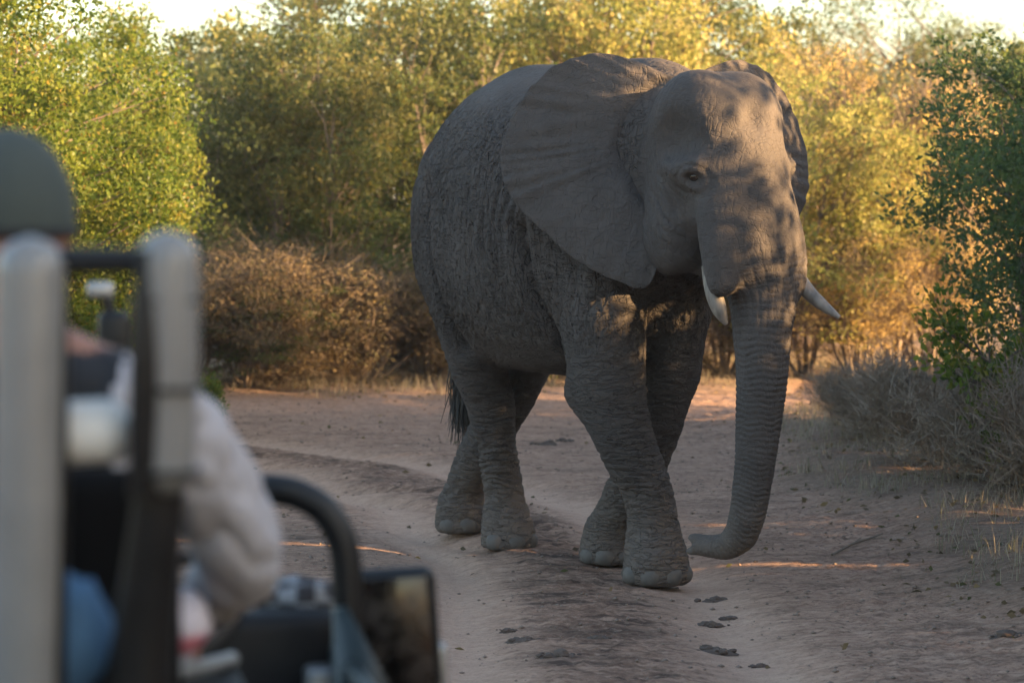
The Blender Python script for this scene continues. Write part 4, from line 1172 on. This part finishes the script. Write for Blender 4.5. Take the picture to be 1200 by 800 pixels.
    skin = Mat('skin'); skin.set(Base_Color=(.26, .125, .085, 1), Roughness=.55); skin.b.inputs['Subsurface Weight'].default_value = .1
    for m in (skin.m, simple_mat('grey_shirt', (.375, .365, .395), .9, var=.08, scale=30, bump=.003), simple_mat('navy_vest', (.010, .012, .017), .85, var=.2, scale=30), simple_mat('khaki_trousers', (.16, .135, .10), .9, var=.15, scale=30), simple_mat('boot_leather', (.05, .033, .022), .6, var=.2, scale=20)):
        me.materials.append(m)
    fm = reg[Q]; me.polygons.foreach_set('material_index', np.sort(fm, 1)[:, 1].astype(np.int32))
    link('body', me, root)
    # cap: dome, band and peak
    capm = simple_mat('green_cap_cloth', (.040, .053, .051), .9, var=.12, scale=45, bump=.002)
    mb = MB(); nu, nv = 28, 14
    for inner in (0,):
        P = []
        for i in range(nv + 1):
            ph = (i / nv) * math.radians(104)
            for j in range(nu):
                a = 2 * np.pi * j / nu
                P.append(hc + np.array([.092 * math.sin(ph) * math.cos(a), .112 * math.sin(ph) * math.sin(a), .010 + .122 * math.cos(ph)]))
        P = np.array(P); i, j = np.meshgrid(np.arange(nv), np.arange(nu), indexing='ij'); j2 = (j + 1) % nu
        mb.add(P, np.stack([i * nu + j, (i + 1) * nu + j, (i + 1) * nu + j2, i * nu + j2], -1).reshape(-1, 4))
    cap = mb.build('cap', capm, root)
    pk = []; m = 13
    for k in range(m):
        a = math.radians(25 + 130 * k / (m - 1)); e = np.array([math.cos(a), math.sin(a), 0])
        pk.append(hc + e * np.array([.088, .108, 0]) + np.array([0, 0, .0])); pk.append(hc + e * np.array([.098, .185, 0]) + np.array([0, 0, -.022 + .012 * math.sin(a)]))
    pk = np.array(pk); pk = np.vstack([pk, pk + np.array([0, 0, .006])]); Qp = []
    for k in range(m - 1):
        a = 2 * k; Qp += [[a, a + 1, a + 3, a + 2], [a + 2 + 2 * m, a + 3 + 2 * m, a + 1 + 2 * m, a + 2 * m], [a + 1, a + 1 + 2 * m, a + 3 + 2 * m, a + 3]]
    MB().add(pk, np.array(Qp)).build('peak', capm, cap)
    bd = [hc + np.array([.0895 * math.cos(t), .109 * math.sin(t), -.012]) for t in np.linspace(0, 2 * np.pi, 37)]
    MB().tube(bd, .008, 6, cap=False).build('cap_band', simple_mat('dark_band', (.012, .013, .016), .9), cap)
    return root

def lump(name, c, r, mat, label, cat, seed, amp=.18, fr=2.2, sub=3, parent=None, **kw):
    """rounded irregular solid"""
    bm = bmesh.new(); bmesh.ops.create_icosphere(bm, subdivisions=sub, radius=1.0)
    V = np.array([v.co for v in bm.verts]); T = np.array([[v.index for v in f.verts] for f in bm.faces]); bm.free()
    d = 1 + amp * noise(V * fr, seed) + amp * .5 * noise(V * fr * 2.3, seed + 1)
    V = V * d[:, None] * np.asarray(r, float)
    me = mesh_np(name, V, tris=T)
    o = link(name, me, parent, mat, None, label, cat, **kw); o.location = tuple(float(q) for q in c)
    return o

build_vehicle()
build_guide()
# things lying in the vehicle
denim = simple_mat('blue_cloth', (.055, .13, .24), .85, var=.25, scale=14, bump=.006)
lump('blue_bundle', px(82, 742, 3.17), (.050, .045, .075), denim, 'blue cloth bundle wedged behind the padded post', 'bundle', 71)
pale = Mat('pale_cloth'); tcp = pale.n('TexCoord')
spp = pale.n('SeparateXYZ', Vector=tcp.outputs['Object'])
pale.set(Base_Color=pale.mix(pale.rng(spp.outputs[2], -.008, -.02), (.58, .54, .60), (.60, .20, .28)), Roughness=.9)
lump('folded_cloth', px(212, 728, 3.72), (.042, .05, .048), pale.m, 'pale folded cloth with a pink patch under the grey sleeve', 'cloth', 75, .22)
chk = Mat('checked_cloth'); tck = chk.n('TexCoord')
ck = chk.n('TexChecker', Vector=tck.outputs['Object'], Scale=30.0, Color1=(.22, .24, .27, 1), Color2=(.03, .03, .036, 1))
chk.set(Base_Color=ck.outputs[0], Roughness=.9)
lump('checked_scarf', px(350, 702, 4.72), (.082, .05, .042), chk.m, 'black and white checked scarf lying on the dashboard', 'scarf', 79, .25, 2.6)

# ------------------------------------------------------------------ clods, litter, grass
soil_m = simple_mat('dark_damp_soil', (.090, .064, .050), .95, var=.5, scale=25, bump=.012)
rgd = np.random.default_rng(5)
CLODS = [(832, 718, .055, 'dark clod of soil just ahead of the forefoot'), (856, 711, .042, 'small crumbling clod beside the dark clod ahead of the forefoot'), (838, 691, .060, 'flat dark clod touching the light streak below the trunk'),
         (890, 763, .038, 'lone dark clod on the smooth wheel track'), (836, 748, .070, 'broad low clod between the wheel tracks'), (612, 746, .055, 'flat clod at the left wheel track'), (655, 768, .065, 'broad crumbly clod left of the lone ones'),
         (640, 519, .075, 'dark dung heap on the sand behind the elephant legs'), (662, 514, .055, 'second dark dung lump behind the elephant legs'), (700, 744, .045, 'small clod in the trodden middle strip'), (1182, 757, .060, 'dark clod on the right bank'), (598, 733, .035, 'pebble sized clod by the left wheel track')]
for i, (x, y, r, lb) in enumerate(CLODS):
    g = ground_px(x, y); g[2] = gz(g[0], g[1])
    mb = MB(); c0 = np.linspace(0, 2 * np.pi, 15)[:-1]
    rad = 1 + .3 * noise(np.stack([np.cos(c0) * 1.5, np.sin(c0) * 1.5, 0 * c0 + i], 1), 77)
    ring = np.stack([1.55 * r * rad * np.cos(c0), .95 * r * rad * np.sin(c0), 0 * c0 - .012], 1); ring2 = ring * .6 + np.array([0, 0, .4 * .012 + r * .16])
    q14 = np.arange(14); mb.add(np.vstack([ring, ring2, [[0, 0, r * .2]]]), np.stack([q14, (q14 + 1) % 14, 14 + (q14 + 1) % 14, 14 + q14], 1), np.stack([14 + q14, 14 + (q14 + 1) % 14, 0 * q14 + 28], 1))
    for k in range(26):        # a broken heap: many angular crumbs, big ones in the middle
        bm = bmesh.new(); bmesh.ops.create_icosphere(bm, subdivisions=2, radius=1.0)
        V = np.array([v.co for v in bm.verts]); T = np.array([[v.index for v in f.verts] for f in bm.faces]); bm.free()
        rr = r * rgd.uniform(.12, .5) * (1.1 if k < 5 else .6); off = rgd.normal(0, 1, 2) * np.array([.95, .55]) * r * (.35 if k < 5 else .72)
        V = V * (1 + .45 * noise(V * 1.9 + k * 7.3, 300 + i)[:, None]) * np.array([1.15, 1, .62]) * rr
        mb.add(V + np.array([off[0], off[1], rr * .30]), None, T)
    me = mb.mesh('dirt_clod'); me.set_sharp_from_angle(angle=math.radians(30))
    o = link('dirt_clod', me, None, soil_m, None, lb, 'clod', 'dark clods on the track'); o.location = tuple(float(q) for q in g)

def scatter(n, x0, x1, y0, y1, rg):
    x = rg.uniform(x0, x1, n); y = y0 * (y1 / y0) ** rg.uniform(0, 1, n)
    return x, y

def build_crumbs():
    """small crumbs of soil and pebbles"""
    rg = np.random.default_rng(21); x, y = scatter(20000, -3.6, 3.8, 9.8, 26, rg)
    p = np.stack([x, y, 0 * x], 1)
    A, B = track_dist(x, y); rut = np.exp(-(A / .26) ** 2) + np.exp(-(B / .26) ** 2)
    keep = rg.uniform(0, 1, len(x)) < (.10 + .9 * sstep(.0, .45, noise(p * np.array([1.1, 2.4, 1]), 112) + .25)) * (1 - .85 * np.clip(rut, 0, 1))
    x, y = x[keep], y[keep]; n = len(x); z = ground_h(x, y)
    r = .003 + .011 * rg.uniform(0, 1, n) ** 5
    oct_ = np.array([(1, 0, 0), (0, 1, 0), (-1, 0, 0), (0, -1, 0), (0, 0, 1), (0, 0, -1)], float)
    T = np.array([(0, 1, 4), (1, 2, 4), (2, 3, 4), (3, 0, 4), (1, 0, 5), (2, 1, 5), (3, 2, 5), (0, 3, 5)])
    V = np.stack([x, y, z + r * .3], 1)[:, None] + oct_[None] * (r[:, None, None] * rg.uniform(.6, 1.3, (n, 6, 1))) * np.array([1.2, 1.2, .7])
    me = mesh_np('soil_crumbs', V.reshape(-1, 3), tris=(np.arange(n)[:, None, None] * 6 + T[None]).reshape(-1, 3), smooth=False)
    link('soil_crumbs', me, None, simple_mat('crumb_soil', (.21, .155, .122), .95, var=.5, scale=6), 'stuff', 'loose soil crumbs and pebbles strewn over the sandy track', 'soil')

def blades(x, y, h, w, pal, rg, lean=.5):
    n = len(x); z = ground_h(x, y) - .01
    b = np.stack([x, y, z], 1); a = rg.uniform(0, 2 * np.pi, n); d = np.stack([np.cos(a), np.sin(a), 0 * a], 1)
    s = np.stack([-np.sin(a), np.cos(a), 0 * a], 1) * (w * .5)
    hh = (h * rg.uniform(.4, 1.2, n))[:, None]; ln = rg.uniform(0, lean, n)[:, None]
    up = np.array([0, 0, 1.0])
    m = b + up * hh * .55 + d * hh * ln * .4; t = b + up * hh * (1 - .3 * ln) + d * hh * ln * 1.1
    V = np.stack([b - s, b + s, m + s * .7, m - s * .7, t], 1).reshape(-1, 3)
    k = np.arange(n)[:, None] * 5
    return V, k + np.array([[0, 1, 2, 3]]), k + np.array([[3, 2, 4]]), np.repeat(pick(pal, n, rg), 5, 0)

def build_grass():
    rg = np.random.default_rng(31)
    x = rg.uniform(-9, 9, 110000); y = rg.uniform(12, 33, 110000)
    p = np.stack([x, y, 0 * x], 1); m = road_mask(x, y)
    keep = (m < -.02 + .2 * noise(p * 2, 141)) & (noise(p * 1.3, 142) + .3 * noise(p * 5, 143) > -.12) & (np.abs(x) < .205 * y + .8)
    x, y = x[keep], y[keep]; n = len(x)
    far = y > 24
    V1, Q1, T1, C1 = blades(x, y, np.where(far, .17, .15) * (1 + .6 * noise(p[keep] * 1.1, 144)), .006, 'grey', rg, 1.3)
    me = mesh_np('dry_grass', V1, quads=Q1, tris=T1, smooth=False); cattr(me, 'leafcol', C1)
    link('dry_grass', me, None, DRYLEAF, 'stuff', 'short dry grass and stalks along the edges of the sandy track', 'grass')
    print('GRASS', n)

def build_litter():
    rg = np.random.default_rng(41)
    x = rg.uniform(-5, 5, 9000); y = rg.uniform(11, 30, 9000); m = road_mask(x, y)
    keep = rg.uniform(0, 1, 9000) < np.where(m < .3, .9, .04); x, y = x[keep], y[keep]; n = len(x)
    P = np.stack([x, y, ground_h(x, y) + .006], 1); D = rg.normal(0, 1, (n, 3)); D[:, 2] *= .25
    V, Q = leaves_np(P, D, .05, .028, rg); me = mesh_np('leaf_litter', V, quads=Q, smooth=False)
    cattr(me, 'leafcol', np.repeat(pick('brown', n, rg), 4, 0))
    link('leaf_litter', me, None, DRYLEAF, 'stuff', 'fallen dry leaves scattered along the verges', 'leaves')

build_crumbs(); build_grass(); build_litter()
# small leafy sprigs
SPECS['sprig'] = dict(h=.95, r=.42, clusters=80, leaves=34, csize=.10, ll=.052, lw=.030, pal='lush', lobes=4, stems=6, twigs=60, z0=.12, tr=.004, sr=.009, up=.4)
plant('sprig', 0, at(1175, 16.9), 'green leafy sprig growing out of the grey scrub', 'sprig', None, 'leafy_sprig', 1.15, 1.3, .5)
plant('sprig', 1, at(240, 22.0), 'small upright green sprig at the edge of the sand before the brown scrub', 'sprig', None, 'leafy_sprig', .4, .6, 1.5)
plant('sprig', 1, at(640, 27.8), 'green leafy sprig seen between the elephant legs', 'sprig', None, 'leafy_sprig', 1.2, .9, 2.5)
# a fallen twig on the right of the track
tw = [ground_px(x, y) for x, y in ((975, 655), (1000, 645), (1020, 640), (1034, 634))]
for t_ in tw: t_[2] = gz(t_[0], t_[1]) + .012
mbt = MB().tube(tw, [.007, .008, .007, .003], 6, n=12)
mbt.tube([tw[1], tw[1] + np.array([.06, .12, .02])], [.005, .002], 5); mbt.tube([tw[2], tw[2] + np.array([.08, -.10, .01])], [.004, .002], 5)
mbt.build('fallen_twig', TWIG, None, label='thin brown fallen twig lying on the sand below the grey scrub', cat='twig')

# ------------------------------------------------------------------ dusty air
hz = MB().box((-1600, -400, -1.2), (1600, 2600, 8.5)).mesh('haze', smooth=False)
hm = bpy.data.materials.new('dusty_air'); hm.use_nodes = True
hm.node_tree.nodes.remove(hm.node_tree.nodes['Principled BSDF'])
pv = hm.node_tree.nodes.new('ShaderNodeVolumePrincipled')
pv.inputs['Color'].default_value = (.92, .90, .86, 1); pv.inputs['Density'].default_value = .0006; pv.inputs['Anisotropy'].default_value = .2
hm.node_tree.links.new(pv.outputs[0], hm.node_tree.nodes['Material Output'].inputs['Volume'])
link('haze', hz, None, hm, 'stuff', 'thin dusty air over the whole track', 'haze')
SCN.cycles.volume_bounces = 0
